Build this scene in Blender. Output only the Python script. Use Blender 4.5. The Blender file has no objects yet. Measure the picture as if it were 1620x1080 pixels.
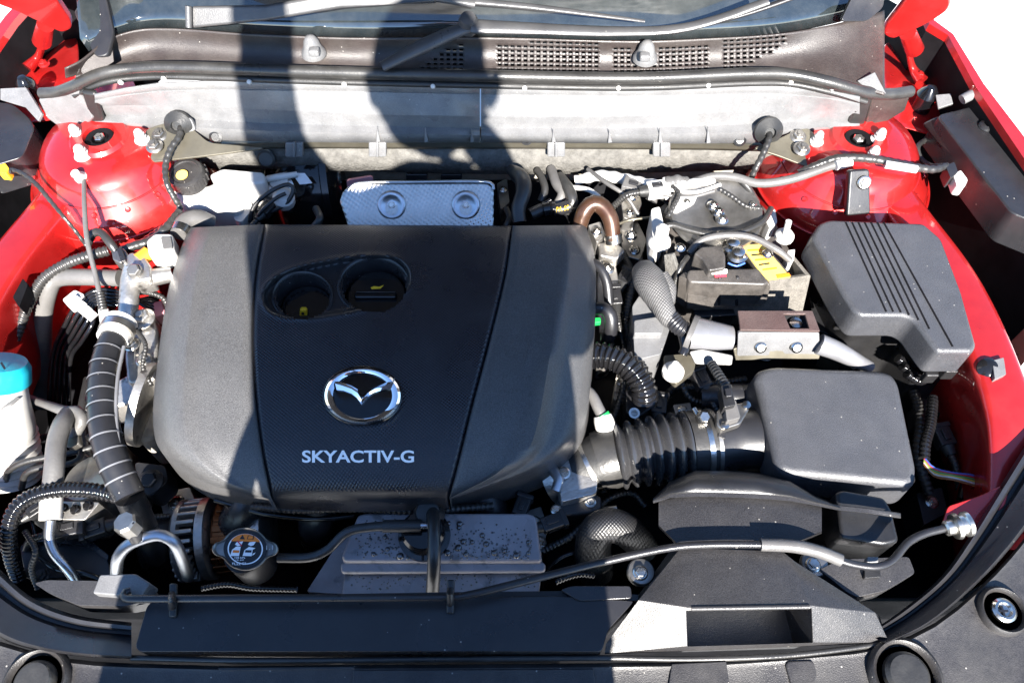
import bpy, bmesh, math, random
from mathutils import Vector, Matrix
random.seed(7)
scene = bpy.context.scene
COL = scene.collection

# ------------------------------------------------------------------ camera
F_PX = 1260.0                       # focal length in photo pixels (1620 wide)
PITCH = math.radians(58)            # looking down into the bay
CAM = Vector((0.0, -0.18, 0.85))    # metres above the radiator panel (z = 0)
cam_d = bpy.data.cameras.new('camera')
cam_d.sensor_width = 36.0
cam_d.lens = 36.0 * F_PX / 1620.0
cam_d.clip_start = 0.02
cam_d.clip_end = 500
cam = bpy.data.objects.new('camera', cam_d)
cam.location = CAM
cam.rotation_euler = (math.radians(90) - PITCH, 0, 0)
COL.objects.link(cam)
scene.camera = cam

# ------------------------------------------------------------------ light
SUN_EL = math.radians(36)
SUN_AZ = math.radians(8)            # sun behind the photographer, a little to the right
world = bpy.data.worlds.new('World')
scene.world = world
world.use_nodes = True
wn = world.node_tree.nodes
wl = world.node_tree.links
wn.clear()
sky_n = wn.new('ShaderNodeTexSky')
sky_n.sky_type = 'NISHITA'
sky_n.sun_disc = False
sky_n.dust_density = 0.1
sky_n.ozone_density = 6.0
sky_n.sun_elevation = SUN_EL
sky_n.sun_rotation = math.pi - SUN_AZ
bg = wn.new('ShaderNodeBackground')
bg.inputs['Strength'].default_value = 0.075
wo = wn.new('ShaderNodeOutputWorld')
wl.new(sky_n.outputs[0], bg.inputs[0])
wl.new(bg.outputs[0], wo.inputs[0])

sun_d = bpy.data.lights.new('sun', 'SUN')
sun_d.energy = 5.0
sun_d.angle = math.radians(0.5)
sun_d.color = (1.0, 0.95, 0.88)
sun = bpy.data.objects.new('sun', sun_d)
SUN_DIR = Vector((math.sin(SUN_AZ) * math.cos(SUN_EL), -math.cos(SUN_AZ) * math.cos(SUN_EL), math.sin(SUN_EL)))
sun.rotation_euler = SUN_DIR.to_track_quat('Z', 'Y').to_euler()
sun.location = SUN_DIR * 5
COL.objects.link(sun)

vs = scene.view_settings
vs.view_transform = 'Standard'
vs.look = 'None'
vs.exposure = 2.35
vs.gamma = 1.0
vs.use_curve_mapping = False

# ------------------------------------------------------------------ helpers
CT, ST = math.cos(PITCH), math.sin(PITCH)

def ray(u, v):
    a = (u - 810) / F_PX
    b = (v - 540) / F_PX
    return Vector((a, CT - b * ST, -ST - b * CT))

def P(u, v, z):
    """point of the bay at height z that the photograph shows at (u, v)"""
    d = ray(u, v)
    return CAM + d * ((z - CAM.z) / d.z)

def M(u, v, z):
    """metres per photo pixel at that point"""
    d = ray(u, v)
    return ((z - CAM.z) / d.z) / F_PX

def PX(w):
    """photo pixel of a world point"""
    r = w - CAM
    d = r.y * CT - r.z * ST
    return 810 + F_PX * r.x / d, 540 - F_PX * (r.y * ST + r.z * CT) / d

def PL(pts, z=None):
    out = []
    for p in pts:
        if isinstance(p, Vector):
            out.append(p)
        elif len(p) == 3:
            out.append(P(*p))
        else:
            out.append(P(p[0], p[1], z))
    return out

def lerp(a, b, t):
    return a + (b - a) * t

def curve1(pts, t):
    """piecewise linear lookup [(t, v...), ...]"""
    if t <= pts[0][0]:
        return pts[0][1:]
    for a, b in zip(pts, pts[1:]):
        if t <= b[0]:
            k = (t - a[0]) / (b[0] - a[0])
            return tuple(lerp(x, y, k) for x, y in zip(a[1:], b[1:]))
    return pts[-1][1:]

def cat1(pts, t):
    """smooth (catmull-rom) lookup of [(t, v...), ...]"""
    n = len(pts)
    if t <= pts[0][0]:
        return pts[0][1:]
    if t >= pts[-1][0]:
        return pts[-1][1:]
    for i in range(n - 1):
        if t <= pts[i + 1][0]:
            k = (t - pts[i][0]) / (pts[i + 1][0] - pts[i][0])
            p0 = pts[max(i - 1, 0)]; p1 = pts[i]; p2 = pts[i + 1]; p3 = pts[min(i + 2, n - 1)]
            h = p2[0] - p1[0]
            out = []
            for c in range(1, len(p1)):
                m1 = (p2[c] - p0[c]) / (p2[0] - p0[0]) * h
                m2 = (p3[c] - p1[c]) / (p3[0] - p1[0]) * h
                out.append((2 * k**3 - 3 * k**2 + 1) * p1[c] + (k**3 - 2 * k**2 + k) * m1
                           + (-2 * k**3 + 3 * k**2) * p2[c] + (k**3 - k**2) * m2)
            return tuple(out)

def spline(pts, step=0.006):
    """catmull-rom through world points, evenly resampled"""
    n = len(pts)
    if n == 2:
        dense = [pts[0].lerp(pts[1], i / 20) for i in range(21)]
    else:
        dense = []
        for i in range(n - 1):
            p0 = pts[i - 1] if i else pts[0] * 2 - pts[1]
            p1, p2 = pts[i], pts[i + 1]
            p3 = pts[i + 2] if i + 2 < n else pts[-1] * 2 - pts[-2]
            for k in range(24):
                t = k / 24
                dense.append(0.5 * ((2 * p1) + (p2 - p0) * t + (2 * p0 - 5 * p1 + 4 * p2 - p3) * t * t
                                    + (3 * p1 - p0 - 3 * p2 + p3) * t ** 3))
        dense.append(pts[-1].copy())
    cum = [0.0]
    for a, b in zip(dense, dense[1:]):
        cum.append(cum[-1] + (b - a).length)
    L = cum[-1]
    m = max(2, int(L / step))
    out, j = [], 0
    for i in range(m + 1):
        s = L * i / m
        while j < len(cum) - 2 and cum[j + 1] < s:
            j += 1
        k = (s - cum[j]) / max(1e-9, cum[j + 1] - cum[j])
        out.append(dense[j].lerp(dense[j + 1], min(1, max(0, k))))
    return out, L

def rounded(pts, r, n=4):
    """round the corners of a closed polygon of 2-tuples / 3-tuples"""
    out = []
    m = len(pts)
    for i in range(m):
        p = Vector(pts[i]); a = Vector(pts[i - 1]); b = Vector(pts[(i + 1) % m])
        da = (a - p); db = (b - p)
        rr = min(r, da.length * .45, db.length * .45)
        q0 = p + da.normalized() * rr
        q1 = p + db.normalized() * rr
        for k in range(n + 1):
            t = k / n
            out.append(tuple((1 - t) ** 2 * q0 + 2 * t * (1 - t) * p + t * t * q1))
    return out

# ---- scene tree
def thing(name, label, cat, group=None):
    o = bpy.data.objects.new(name, None)
    o.empty_display_size = 0.02
    COL.objects.link(o)
    tag(o, label, cat, group)
    return o

def tag(o, label=None, cat=None, group=None, kind=None):
    if label: o['label'] = label
    if cat: o['category'] = cat
    if group: o['group'] = group
    if kind: o['kind'] = kind
    return o

def mk(name, verts, faces, mat, parent=None, smooth=True, bevel=0, seg=3, sub=0, solid=0, angle=35, weld=False):
    verts = [Vector(v) for v in verts]
    lo = Vector((min(v.x for v in verts), min(v.y for v in verts), min(v.z for v in verts)))
    hi = Vector((max(v.x for v in verts), max(v.y for v in verts), max(v.z for v in verts)))
    c = (lo + hi) / 2
    me = bpy.data.meshes.new(name)
    me.from_pydata([tuple(v - c) for v in verts], [], faces)
    bm = bmesh.new(); bm.from_mesh(me)
    if weld:
        bmesh.ops.remove_doubles(bm, verts=bm.verts, dist=1e-5)
    bmesh.ops.recalc_face_normals(bm, faces=bm.faces)
    bm.to_mesh(me); bm.free()
    me.materials.append(mat)
    o = bpy.data.objects.new(name, me)
    w = Vector()
    q = parent
    while q is not None:
        w += q.location
        q = q.parent
    o.location = c - w
    COL.objects.link(o)
    if parent is not None:
        o.parent = parent
    if smooth:
        for p in me.polygons: p.use_smooth = True
        me.set_sharp_from_angle(angle=math.radians(angle))
    if solid:
        s = o.modifiers.new('solid', 'SOLIDIFY'); s.thickness = solid; s.offset = -1
    if bevel:
        b = o.modifiers.new('bevel', 'BEVEL'); b.width = bevel; b.segments = seg
        b.limit_method = 'ANGLE'; b.angle_limit = math.radians(32)
        if smooth:
            for p in me.polygons: p.use_smooth = True
            w = o.modifiers.new('wn', 'WEIGHTED_NORMAL'); w.keep_sharp = False
            me.set_sharp_from_angle(angle=math.radians(180))
    if sub:
        s = o.modifiers.new('sub', 'SUBSURF'); s.levels = sub; s.render_levels = sub
        me.set_sharp_from_angle(angle=math.radians(180))
    return o

def prism(name, pts, ztop, depth, mat, parent=None, bevel=0.003, draft=0.0, seg=3, smooth=True):
    """outline seen in the photo at height ztop, with upright walls 'depth' down"""
    top = PL(pts, ztop)
    n = len(top)
    c = sum(top, Vector()) / n
    bot = [Vector((c.x + (p.x - c.x) * (1 + draft), c.y + (p.y - c.y) * (1 + draft), p.z - depth)) for p in top]
    faces = [list(range(n)), list(range(2 * n - 1, n - 1, -1))]
    for i in range(n):
        j = (i + 1) % n
        faces.append([i, n + i, n + j, j])
    return mk(name, top + bot, faces, mat, parent, bevel=bevel, seg=seg, smooth=smooth)

def slab(name, pts, mat, parent=None, thick=0.003, bevel=0.001, direction=None):
    """closed outline of world points/3-tuples thickened along its normal"""
    w = PL(pts)
    n = len(w)
    nrm = Vector()
    for i in range(n):
        a, b = w[i], w[(i + 1) % n]
        nrm += a.cross(b)
    nrm.normalize()
    if direction is None:
        if nrm.dot(CAM - w[0]) > 0: nrm = -nrm
    else:
        nrm = Vector(direction).normalized()
    back = [p + nrm * thick for p in w]
    faces = [list(range(n)), list(range(2 * n - 1, n - 1, -1))]
    for i in range(n):
        j = (i + 1) % n
        faces.append([i, n + i, n + j, j])
    return mk(name, w + back, faces, mat, parent, bevel=bevel, seg=2)

def grid(name, rows, mat, parent=None, solid=0, sub=0, skip=None, angle=35, bevel=0, closed=False):
    R = [PL(r) for r in rows]
    m = len(R[0])
    verts = [p for r in R for p in r]
    faces = []
    for i in range(len(R) - 1):
        for j in range(m if closed else m - 1):
            if skip and skip(i, j): continue
            k = (j + 1) % m
            faces.append([i * m + j, (i + 1) * m + j, (i + 1) * m + k, i * m + k])
    return mk(name, verts, faces, mat, parent, solid=solid, sub=sub, angle=angle, bevel=bevel)

def frame_axes(t):
    t = t.normalized()
    a = Vector((0, 0, 1)) if abs(t.z) < 0.9 else Vector((0, 1, 0))
    x = t.cross(a).normalized()
    return x, t.cross(x).normalized()

def sweep_data(path, radius, n=12, caps=True, flat=1.0):
    verts, faces = [], []
    t0 = (path[1] - path[0]).normalized()
    x, y = frame_axes(t0)
    N = len(path)
    for i, p in enumerate(path):
        t = (path[min(i + 1, N - 1)] - path[max(i - 1, 0)]).normalized()
        x = (x - t * x.dot(t)).normalized()
        y = t.cross(x)
        r = radius(i / (N - 1)) if callable(radius) else radius
        for k in range(n):
            a = 2 * math.pi * k / n
            verts.append(p + x * (r * math.cos(a)) + y * (r * flat * math.sin(a)))
    for i in range(N - 1):
        for k in range(n):
            j = (k + 1) % n
            faces.append([i * n + k, i * n + j, (i + 1) * n + j, (i + 1) * n + k])
    if caps:
        faces.append(list(range(n - 1, -1, -1)))
        faces.append(list(range((N - 1) * n, N * n)))
    return verts, faces

def tube(name, pts, rpx, mat, parent=None, n=12, step=0.006, rib=None, caps=True, flat=1.0, angle=50):
    """hose / pipe through the given points; rpx = radius in photo pixels (number or list along the length)
    rib = (pitch in m, depth in m, sharpness) corrugation"""
    w = PL(pts)
    mid = pts[len(pts) // 2]
    mpp = M(*mid) if not isinstance(mid, Vector) else 1.0
    if rib:
        step = rib[0] / 6
    path, L = spline(w, step)
    rr = list(rpx) if isinstance(rpx, (list, tuple)) else [rpx]
    if len(rr) == 1: rr = rr * 2
    tab = [(i / (len(rr) - 1), r * mpp) for i, r in enumerate(rr)]
    def radius(t):
        r = curve1(tab, t)[0]
        if rib:
            ph = (t * L / rib[0]) % 1.0
            w_ = 0.5 + 0.5 * math.cos(2 * math.pi * ph)
            r -= rib[1] * (1 - w_ ** (rib[2] if len(rib) > 2 else 1.0))
        return r
    v, f = sweep_data(path, radius, n, caps, flat)
    return mk(name, v, f, mat, parent, angle=angle)

def lathe(name, base, axis, prof, mat, parent=None, n=24, angle=35, bevel=0, twist=0.0):
    """profile [(radius, height along axis)] in metres"""
    axis = Vector(axis).normalized()
    x, y = frame_axes(axis)
    base = P(*base) if not isinstance(base, Vector) else base
    verts, faces = [], []
    for r, h in prof:
        for k in range(n):
            a = 2 * math.pi * k / n + twist
            verts.append(base + axis * h + x * (r * math.cos(a)) + y * (r * math.sin(a)))
    for i in range(len(prof) - 1):
        for k in range(n):
            j = (k + 1) % n
            faces.append([i * n + k, i * n + j, (i + 1) * n + j, (i + 1) * n + k])
    if prof[0][0] > 1e-5: faces.append(list(range(n - 1, -1, -1)))
    if prof[-1][0] > 1e-5: faces.append(list(range((len(prof) - 1) * n, len(prof) * n)))
    return mk(name, verts, faces, mat, parent, angle=angle, bevel=bevel, weld=True)

def bolt(name, base, rpx, mat, parent=None, axis=(0, 0, 1), h=None, flange=1.5, stud=True):
    p = P(*base) if not isinstance(base, Vector) else base
    r = rpx * (M(*base) if not isinstance(base, Vector) else 0.001)
    h = h or r * 0.9
    axis = Vector(axis).normalized()
    x, y = frame_axes(axis)
    verts, faces = [], []
    def ring(rad, hh, n, tw=0):
        s = len(verts)
        for k in range(n):
            a = 2 * math.pi * k / n + tw
            verts.append(p + axis * hh + x * rad * math.cos(a) + y * rad * math.sin(a))
        return s
    def join(a, b, n):
        for k in range(n):
            j = (k + 1) % n
            faces.append([a + k, a + j, b + j, b + k])
    N = 18
    a = ring(r * flange, 0, N); b = ring(r * flange, h * .2, N); c = ring(r * 1.12, h * .42, N)
    join(a, b, N); join(b, c, N); faces.append(list(range(c, c + N)))
    d = ring(r, h * .3, 6); e = ring(r, h * 0.95, 6); f = ring(r * .86, h * 1.08, 6)
    join(d, e, 6); join(e, f, 6)
    faces.append(list(range(f, f + 6)))
    if stud:
        g = ring(r * .45, h * 1.0, 10); q = ring(r * .42, h * 1.45, 10)
        join(g, q, 10); faces.append(list(range(q, q + 10)))
    return mk(name, verts, faces, mat, parent, angle=25)

def box(name, c, size, mat, parent=None, rotz=0, bevel=0.002, rot=None):
    c = P(*c) if not isinstance(c, Vector) else c
    R = rot if rot is not None else Matrix.Rotation(rotz, 3, 'Z')
    vs_ = []
    for sx in (-.5, .5):
        for sy in (-.5, .5):
            for sz in (-.5, .5):
                vs_.append(c + R @ Vector((sx * size[0], sy * size[1], sz * size[2])))
    f = [[0, 1, 3, 2], [4, 6, 7, 5], [0, 4, 5, 1], [2, 3, 7, 6], [0, 2, 6, 4], [1, 5, 7, 3]]
    return mk(name, vs_, f, mat, parent, bevel=bevel)

def text_mesh(name, body, maps, mat, parent=None, depth=0.0006, bold=0.0):
    """lettering: maps(x, y) in 0..1 of the text box -> world point on the surface, extruded up"""
    cu = bpy.data.curves.new(name, 'FONT')
    cu.body = body
    cu.offset = bold
    cu.resolution_u = 4
    tmp = bpy.data.objects.new('tmp_text', cu)
    COL.objects.link(tmp)
    bpy.context.view_layer.update()
    me = bpy.data.meshes.new_from_object(tmp.evaluated_get(bpy.context.evaluated_depsgraph_get()))
    bpy.data.objects.remove(tmp); bpy.data.curves.remove(cu)
    xs = [v.co.x for v in me.vertices]; ys = [v.co.y for v in me.vertices]
    x0, x1, y0, y1 = min(xs), max(xs), min(ys), max(ys)
    verts = [maps((v.co.x - x0) / (x1 - x0), (v.co.y - y0) / (y1 - y0)) for v in me.vertices]
    faces = [list(p.vertices) for p in me.polygons]
    bpy.data.meshes.remove(me)
    o = mk(name, verts, faces, mat, parent, smooth=False)
    s = o.modifiers.new('solid', 'SOLIDIFY'); s.thickness = depth; s.offset = 0
    return o

def copy_tree(src, parent=None, delta=Vector((0, 0, 0)), name=None):
    c = src.copy()
    COL.objects.link(c)
    if parent is not None: c.parent = parent
    c.location = src.location + delta
    for ch in list(src.children):
        copy_tree(ch, c)
    return c

# ------------------------------------------------------------------ materials
def mat(name, color, rough=0.5, metal=0.0, coat=0.0, coat_rough=0.05, var=0.25, var_scale=30, bump=0.0, bump_scale=400,
        rough_var=0.12, dust=0.0, dust_col=(0.5, 0.47, 0.42), spec=0.5, trans=0.0, sss=0.0, weave=None, spot=None, grain=0.0, specks=0.0):
    m = bpy.data.materials.new(name)
    m.use_nodes = True
    nt = m.node_tree; N = nt.nodes; L = nt.links
    b = N['Principled BSDF']
    b.inputs['Metallic'].default_value = metal
    b.inputs['Coat Weight'].default_value = coat
    b.inputs['Coat Roughness'].default_value = coat_rough
    b.inputs['Specular IOR Level'].default_value = spec
    b.inputs['Transmission Weight'].default_value = trans
    if sss:
        b.inputs['Subsurface Weight'].default_value = sss
        b.inputs['Subsurface Radius'].default_value = (0.01, 0.01, 0.01)
        b.inputs['Subsurface Scale'].default_value = 0.5
    geo = N.new('ShaderNodeNewGeometry')
    tc = geo.outputs['Position']
    n1 = N.new('ShaderNodeTexNoise'); n1.inputs['Scale'].default_value = var_scale; n1.inputs['Detail'].default_value = 6
    n1.inputs['Roughness'].default_value = 0.65
    L.new(tc, n1.inputs['Vector'])
    ramp = N.new('ShaderNodeMapRange')
    ramp.inputs['From Min'].default_value = 0.3; ramp.inputs['From Max'].default_value = 0.7
    ramp.inputs['To Min'].default_value = 1 - var; ramp.inputs['To Max'].default_value = 1 + var
    L.new(n1.outputs['Fac'], ramp.inputs['Value'])
    mul = N.new('ShaderNodeVectorMath'); mul.operation = 'SCALE'
    mul.inputs[0].default_value = color[:3]
    L.new(ramp.outputs[0], mul.inputs['Scale'])
    col = mul.outputs[0]
    if grain:
        ng = N.new('ShaderNodeTexNoise'); ng.inputs['Scale'].default_value = 800; ng.inputs['Detail'].default_value = 2
        L.new(tc, ng.inputs['Vector'])
        rg = N.new('ShaderNodeMapRange'); rg.inputs['From Min'].default_value = 0.32; rg.inputs['From Max'].default_value = 0.68
        rg.inputs['To Min'].default_value = 1 - grain; rg.inputs['To Max'].default_value = 1 + grain
        L.new(ng.outputs['Fac'], rg.inputs['Value'])
        mg = N.new('ShaderNodeVectorMath'); mg.operation = 'SCALE'
        L.new(col, mg.inputs[0]); L.new(rg.outputs[0], mg.inputs['Scale'])
        col = mg.outputs[0]
    if dust:
        n3 = N.new('ShaderNodeTexNoise'); n3.inputs['Scale'].default_value = 14; n3.inputs['Detail'].default_value = 8
        n3.inputs['Roughness'].default_value = 0.75
        L.new(tc, n3.inputs['Vector'])
        r3 = N.new('ShaderNodeMapRange'); r3.inputs['From Min'].default_value = 0.42; r3.inputs['From Max'].default_value = 0.75
        r3.inputs['To Max'].default_value = dust
        L.new(n3.outputs['Fac'], r3.inputs['Value'])
        v3 = N.new('ShaderNodeTexVoronoi'); v3.inputs['Scale'].default_value = 120
        L.new(tc, v3.inputs['Vector'])
        lt = N.new('ShaderNodeMath'); lt.operation = 'LESS_THAN'; lt.inputs[1].default_value = 0.10
        L.new(v3.outputs['Distance'], lt.inputs[0])
        # only some cells carry a speck
        sx = N.new('ShaderNodeSeparateColor'); L.new(v3.outputs['Color'], sx.inputs[0])
        gt = N.new('ShaderNodeMath'); gt.operation = 'GREATER_THAN'; gt.inputs[1].default_value = 0.80
        L.new(sx.outputs[0], gt.inputs[0])
        sp = N.new('ShaderNodeMath'); sp.operation = 'MULTIPLY'
        L.new(lt.outputs[0], sp.inputs[0]); L.new(gt.outputs[0], sp.inputs[1])
        ad = N.new('ShaderNodeMath'); ad.operation = 'MAXIMUM'
        sp2 = N.new('ShaderNodeMath'); sp2.operation = 'MULTIPLY'; sp2.inputs[1].default_value = specks
        L.new(sp.outputs[0], sp2.inputs[0])
        L.new(r3.outputs[0], ad.inputs[0]); L.new(sp2.outputs[0], ad.inputs[1])
        mx = N.new('ShaderNodeMix'); mx.data_type = 'RGBA'
        L.new(ad.outputs[0], mx.inputs['Factor'])
        L.new(col, mx.inputs['A']); mx.inputs['B'].default_value = (*dust_col, 1)
        col = mx.outputs['Result']
    if spot:
        n4 = N.new('ShaderNodeTexNoise'); n4.inputs['Scale'].default_value = spot[1]; n4.inputs['Detail'].default_value = 5
        L.new(tc, n4.inputs['Vector'])
        r4 = N.new('ShaderNodeMapRange'); r4.inputs['From Min'].default_value = spot[2]; r4.inputs['From Max'].default_value = spot[2] + .08
        L.new(n4.outputs['Fac'], r4.inputs['Value'])
        mx = N.new('ShaderNodeMix'); mx.data_type = 'RGBA'
        L.new(r4.outputs[0], mx.inputs['Factor']); L.new(col, mx.inputs['A']); mx.inputs['B'].default_value = (*spot[0], 1)
        col = mx.outputs['Result']
    L.new(col, b.inputs['Base Color'])
    rr = N.new('ShaderNodeMapRange')
    rr.inputs['From Min'].default_value = 0.3; rr.inputs['From Max'].default_value = 0.7
    rr.inputs['To Min'].default_value = max(0.02, rough - rough_var); rr.inputs['To Max'].default_value = min(1, rough + rough_var)
    n2 = N.new('ShaderNodeTexNoise'); n2.inputs['Scale'].default_value = var_scale * .6; n2.inputs['Detail'].default_value = 5
    L.new(tc, n2.inputs['Vector'])
    L.new(n2.outputs['Fac'], rr.inputs['Value'])
    L.new(rr.outputs[0], b.inputs['Roughness'])
    if bump or weave:
        bp = N.new('ShaderNodeBump')
        bp.inputs['Distance'].default_value = 0.001
        if weave:
            # diagonal lattice of little raised dots
            mp = N.new('ShaderNodeMapping'); mp.inputs['Rotation'].default_value = (0, 0, math.radians(weave[2] if len(weave) > 2 else 45))
            L.new(tc, mp.inputs['Vector'])
            sc = N.new('ShaderNodeVectorMath'); sc.operation = 'SCALE'; sc.inputs['Scale'].default_value = 2 * math.pi / weave[0]
            L.new(mp.outputs[0], sc.inputs[0])
            sp_ = N.new('ShaderNodeSeparateXYZ'); L.new(sc.outputs[0], sp_.inputs[0])
            s1 = N.new('ShaderNodeMath'); s1.operation = 'SINE'; L.new(sp_.outputs[0], s1.inputs[0])
            s2 = N.new('ShaderNodeMath'); s2.operation = 'SINE'; L.new(sp_.outputs[1], s2.inputs[0])
            mm = N.new('ShaderNodeMath'); mm.operation = 'ADD'; L.new(s1.outputs[0], mm.inputs[0]); L.new(s2.outputs[0], mm.inputs[1])
            L.new(mm.outputs[0], bp.inputs['Height'])
            bp.inputs['Strength'].default_value = weave[1]
            bp.inputs['Distance'].default_value = 0.0004
        else:
            nb = N.new('ShaderNodeTexNoise'); nb.inputs['Scale'].default_value = bump_scale; nb.inputs['Detail'].default_value = 3
            L.new(tc, nb.inputs['Vector'])
            L.new(nb.outputs['Fac'], bp.inputs['Height'])
            bp.inputs['Strength'].default_value = bump
        L.new(bp.outputs[0], b.inputs['Normal'])
    return m

K = {}
K['black'] = mat('black_plastic', (.011, .011, .012), .36, bump=.3, bump_scale=1200, dust=.02, var=.3)
K['blackgrain'] = mat('grained_black_plastic', (.026, .025, .0262), .38, bump=.35, bump_scale=850, dust=.025, var=.15, grain=.35, specks=.45)
K['lid'] = mat('faded_black_lid_sky_tint', (.043, .044, .049), .42, bump=.5, bump_scale=850, dust=.02, var=.12, grain=.30, specks=.4)  # paler, bluish base colour carries the sky reflected in the lids
K['trim'] = mat('dusty_black_trim', (.017, .0158, .0165), .42, bump=.4, bump_scale=850, dust=.06, var=.2, grain=.35, specks=.45)
K['satin'] = mat('satin_black_plastic', (.013, .013, .015), .32, bump=.2, bump_scale=1200, dust=.015, var=.2, specks=.45)
K['cowl'] = mat('grey_cowl_plastic', (.12, .12, .122), .32, bump=.25, bump_scale=900, dust=.06, var=.2, grain=.15, specks=.45)
K['wiper'] = mat('faded_wiper_plastic', (.045, .045, .047), .34, bump=.3, bump_scale=900, dust=.05, var=.2, specks=.3)
K['cowltop'] = mat('weathered_cowl_plastic', (.026, .020, .0185), .44, bump=.4, bump_scale=850, dust=.05, var=.2, grain=.25, specks=.45)
K['cover'] = mat('engine_cover_plastic', (.062, .061, .061), .42, bump=.45, bump_scale=900, dust=.01, var=.08, grain=.35)
K['weave'] = mat('engine_cover_dotted_plastic', (.012, .012, .016), .30, weave=(.0030, .34, 38), dust=.01, var=.1)
K['gloss'] = mat('gloss_black', (.005, .005, .006), .12, rough_var=.06, dust=.015, var=.2)
K['rubber'] = mat('black_rubber', (.014, .014, .014), .48, bump=.3, bump_scale=500, dust=.02, var=.3)
K['rubberhose'] = mat('worn_rubber_hose', (.020, .0195, .019), .36, bump=.25, bump_scale=400, dust=.04, var=.3)
K['greyhose'] = mat('grey_rubber_hose', (.085, .082, .080), .42, bump=.3, bump_scale=500, dust=.05, var=.2)
K['bellows'] = mat('shiny_bellows_rubber', (.026, .026, .028), .21, bump=.15, bump_scale=400, dust=.03, var=.2, spec=.8)
K['dark'] = mat('dark_underside', (.005, .005, .006), .7, var=.4, spec=.08)  # near black; also paints shade into hollows, voids and grooves
K['red'] = mat('red_car_paint', (.47, .016, .015), .38, coat=1.0, coat_rough=.04, metal=.6, spec=.6, dust=.015, dust_col=(.4, .3, .25), var=.06, var_scale=60, bump=.05, bump_scale=60)
K['alu'] = mat('cast_aluminium', (.50, .48, .45), .42, metal=.9, bump=.6, bump_scale=260, var=.25, dust=.05, spot=((.16, .15, .14), 50, .60))
K['alupipe'] = mat('aluminium_pipe', (.46, .48, .51), .34, metal=.95, var=.15, bump=.15, bump_scale=300)
K['zinc'] = mat('zinc_plated_steel', (.52, .50, .46), .26, metal=1.0, var=.25, bump=.15, bump_scale=300)
K['chrome'] = mat('chrome', (.86, .86, .88), .05, metal=1.0, rough_var=.02, var=.04)
K['steel'] = mat('dull_steel', (.24, .23, .215), .38, metal=.9, var=.35, dust=.05)
K['oliveplate'] = mat('olive_plated_bracket', (.13, .118, .09), .38, metal=.6, var=.2, dust=.05)
K['brownplate'] = mat('brown_painted_steel', (.065, .040, .036), .42, metal=.2, var=.2, dust=.05, bump=.4, bump_scale=500, grain=.2)
K['rust'] = mat('rusty_brown_pipe', (.060, .030, .018), .34, metal=.35, var=.4, dust=.03, spot=((.045, .018, .010), 45, .54))
K['white'] = mat('white_plastic', (.46, .45, .43), .42, var=.12, dust=.12, dust_col=(.3, .26, .2))
K['milky'] = mat('milky_tank_plastic', (.42, .41, .39), .38, var=.10, sss=.15)
K['beige'] = mat('beige_insulation', (.24, .22, .185), .9, bump=1.0, bump_scale=250, var=.3, dust=.05)
K['felt'] = mat('grey_felt', (.10, .096, .088), .95, bump=1.5, bump_scale=300, var=.35, var_scale=90, spec=.2)
K['cyan'] = mat('cyan_cap_plastic', (.01, .30, .38), .36, var=.06)
K['yellow'] = mat('yellow_plastic', (.70, .42, .02), .4, var=.08)
K['yellowlabel'] = mat('yellow_label', (.80, .56, .10), .4, var=.12, dust=.08)
K['labelwhite'] = mat('printed_white', (.8, .8, .8), .5, var=.03)
K['labelblack'] = mat('printed_black', (.008, .008, .010), .35, var=.1)
K['labelorange'] = mat('printed_orange', (.80, .20, .015), .4, var=.04)
K['labelred'] = mat('printed_red', (.6, .03, .05), .4, var=.04)
K['copper'] = mat('copper_winding', (.16, .055, .018), .35, metal=.8, var=.3)
K['tank'] = mat('dusty_translucent_tank', (.26, .24, .25), .30, var=.15, var_scale=25, dust=.06, spot=((.15, .14, .145), 38, .58))
K['shield'] = mat('embossed_aluminium_sheet', (.47, .455, .43), .36, metal=.9, weave=(.0048, .32, 30), var=.1, dust=.04)
K['mesh'] = mat('grey_braided_sleeve', (.075, .073, .072), .5, weave=(.0030, .6, 40), var=.25, dust=.05)
K['meshdark'] = mat('dark_braided_hose', (.009, .009, .010), .46, weave=(.0030, .35, 45), var=.2)
K['green'] = mat('green_plastic', (.01, .30, .06), .4, var=.1)
K['pink'] = mat('pink_pad', (.40, .18, .20), .6, var=.1)
K['orange'] = mat('orange_sleeve', (.70, .26, .02), .45, var=.1)
K['silvertape'] = mat('silver_tape', (.20, .20, .21), .32, metal=.4, var=.15, dust=.05)
K['glass'] = mat('windshield_glass', (.012, .016, .018), .05, rough_var=.03, dust=.06, dust_col=(.35, .36, .34), var=.2, coat=1.0, coat_rough=.02, spec=1.0)
K['water'] = mat('water_drop', (.035, .032, .035), .03, rough_var=.0, var=.02, coat=1.0, coat_rough=.01, spec=1.0)
K['battery'] = mat('dusty_battery_case', (.042, .038, .035), .42, var=.4, var_scale=60, dust=.14, dust_col=(.35, .31, .27), bump=.3, grain=.2)
K['cardboard'] = mat('battery_sleeve', (.085, .078, .068), .8, var=.35, var_scale=150, dust=.08, bump=.6, grain=.3)
K['concrete'] = mat('pale_concrete', (.62, .61, .58), .85, var=.06, var_scale=4, bump=.5, bump_scale=60, spot=((.45, .45, .44), 9, .66))
K['skin'] = mat('skin', (.50, .30, .21), .5, var=.1)
K['shirt'] = mat('dark_blue_cotton', (.03, .04, .07), .85, var=.1)
K['trouser'] = mat('grey_cotton', (.06, .06, .065), .85, var=.1)
K['hair'] = mat('dark_hair', (.015, .012, .01), .5, var=.2)
WIRE = [mat('wire_%s' % n, c, .4, var=.1) for n, c in
        dict(blue=(.05, .12, .45), red=(.5, .03, .03), green=(.04, .3, .1), yellow=(.6, .45, .05), white=(.6, .6, .6), brown=(.2, .09, .04)).items()]

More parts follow.
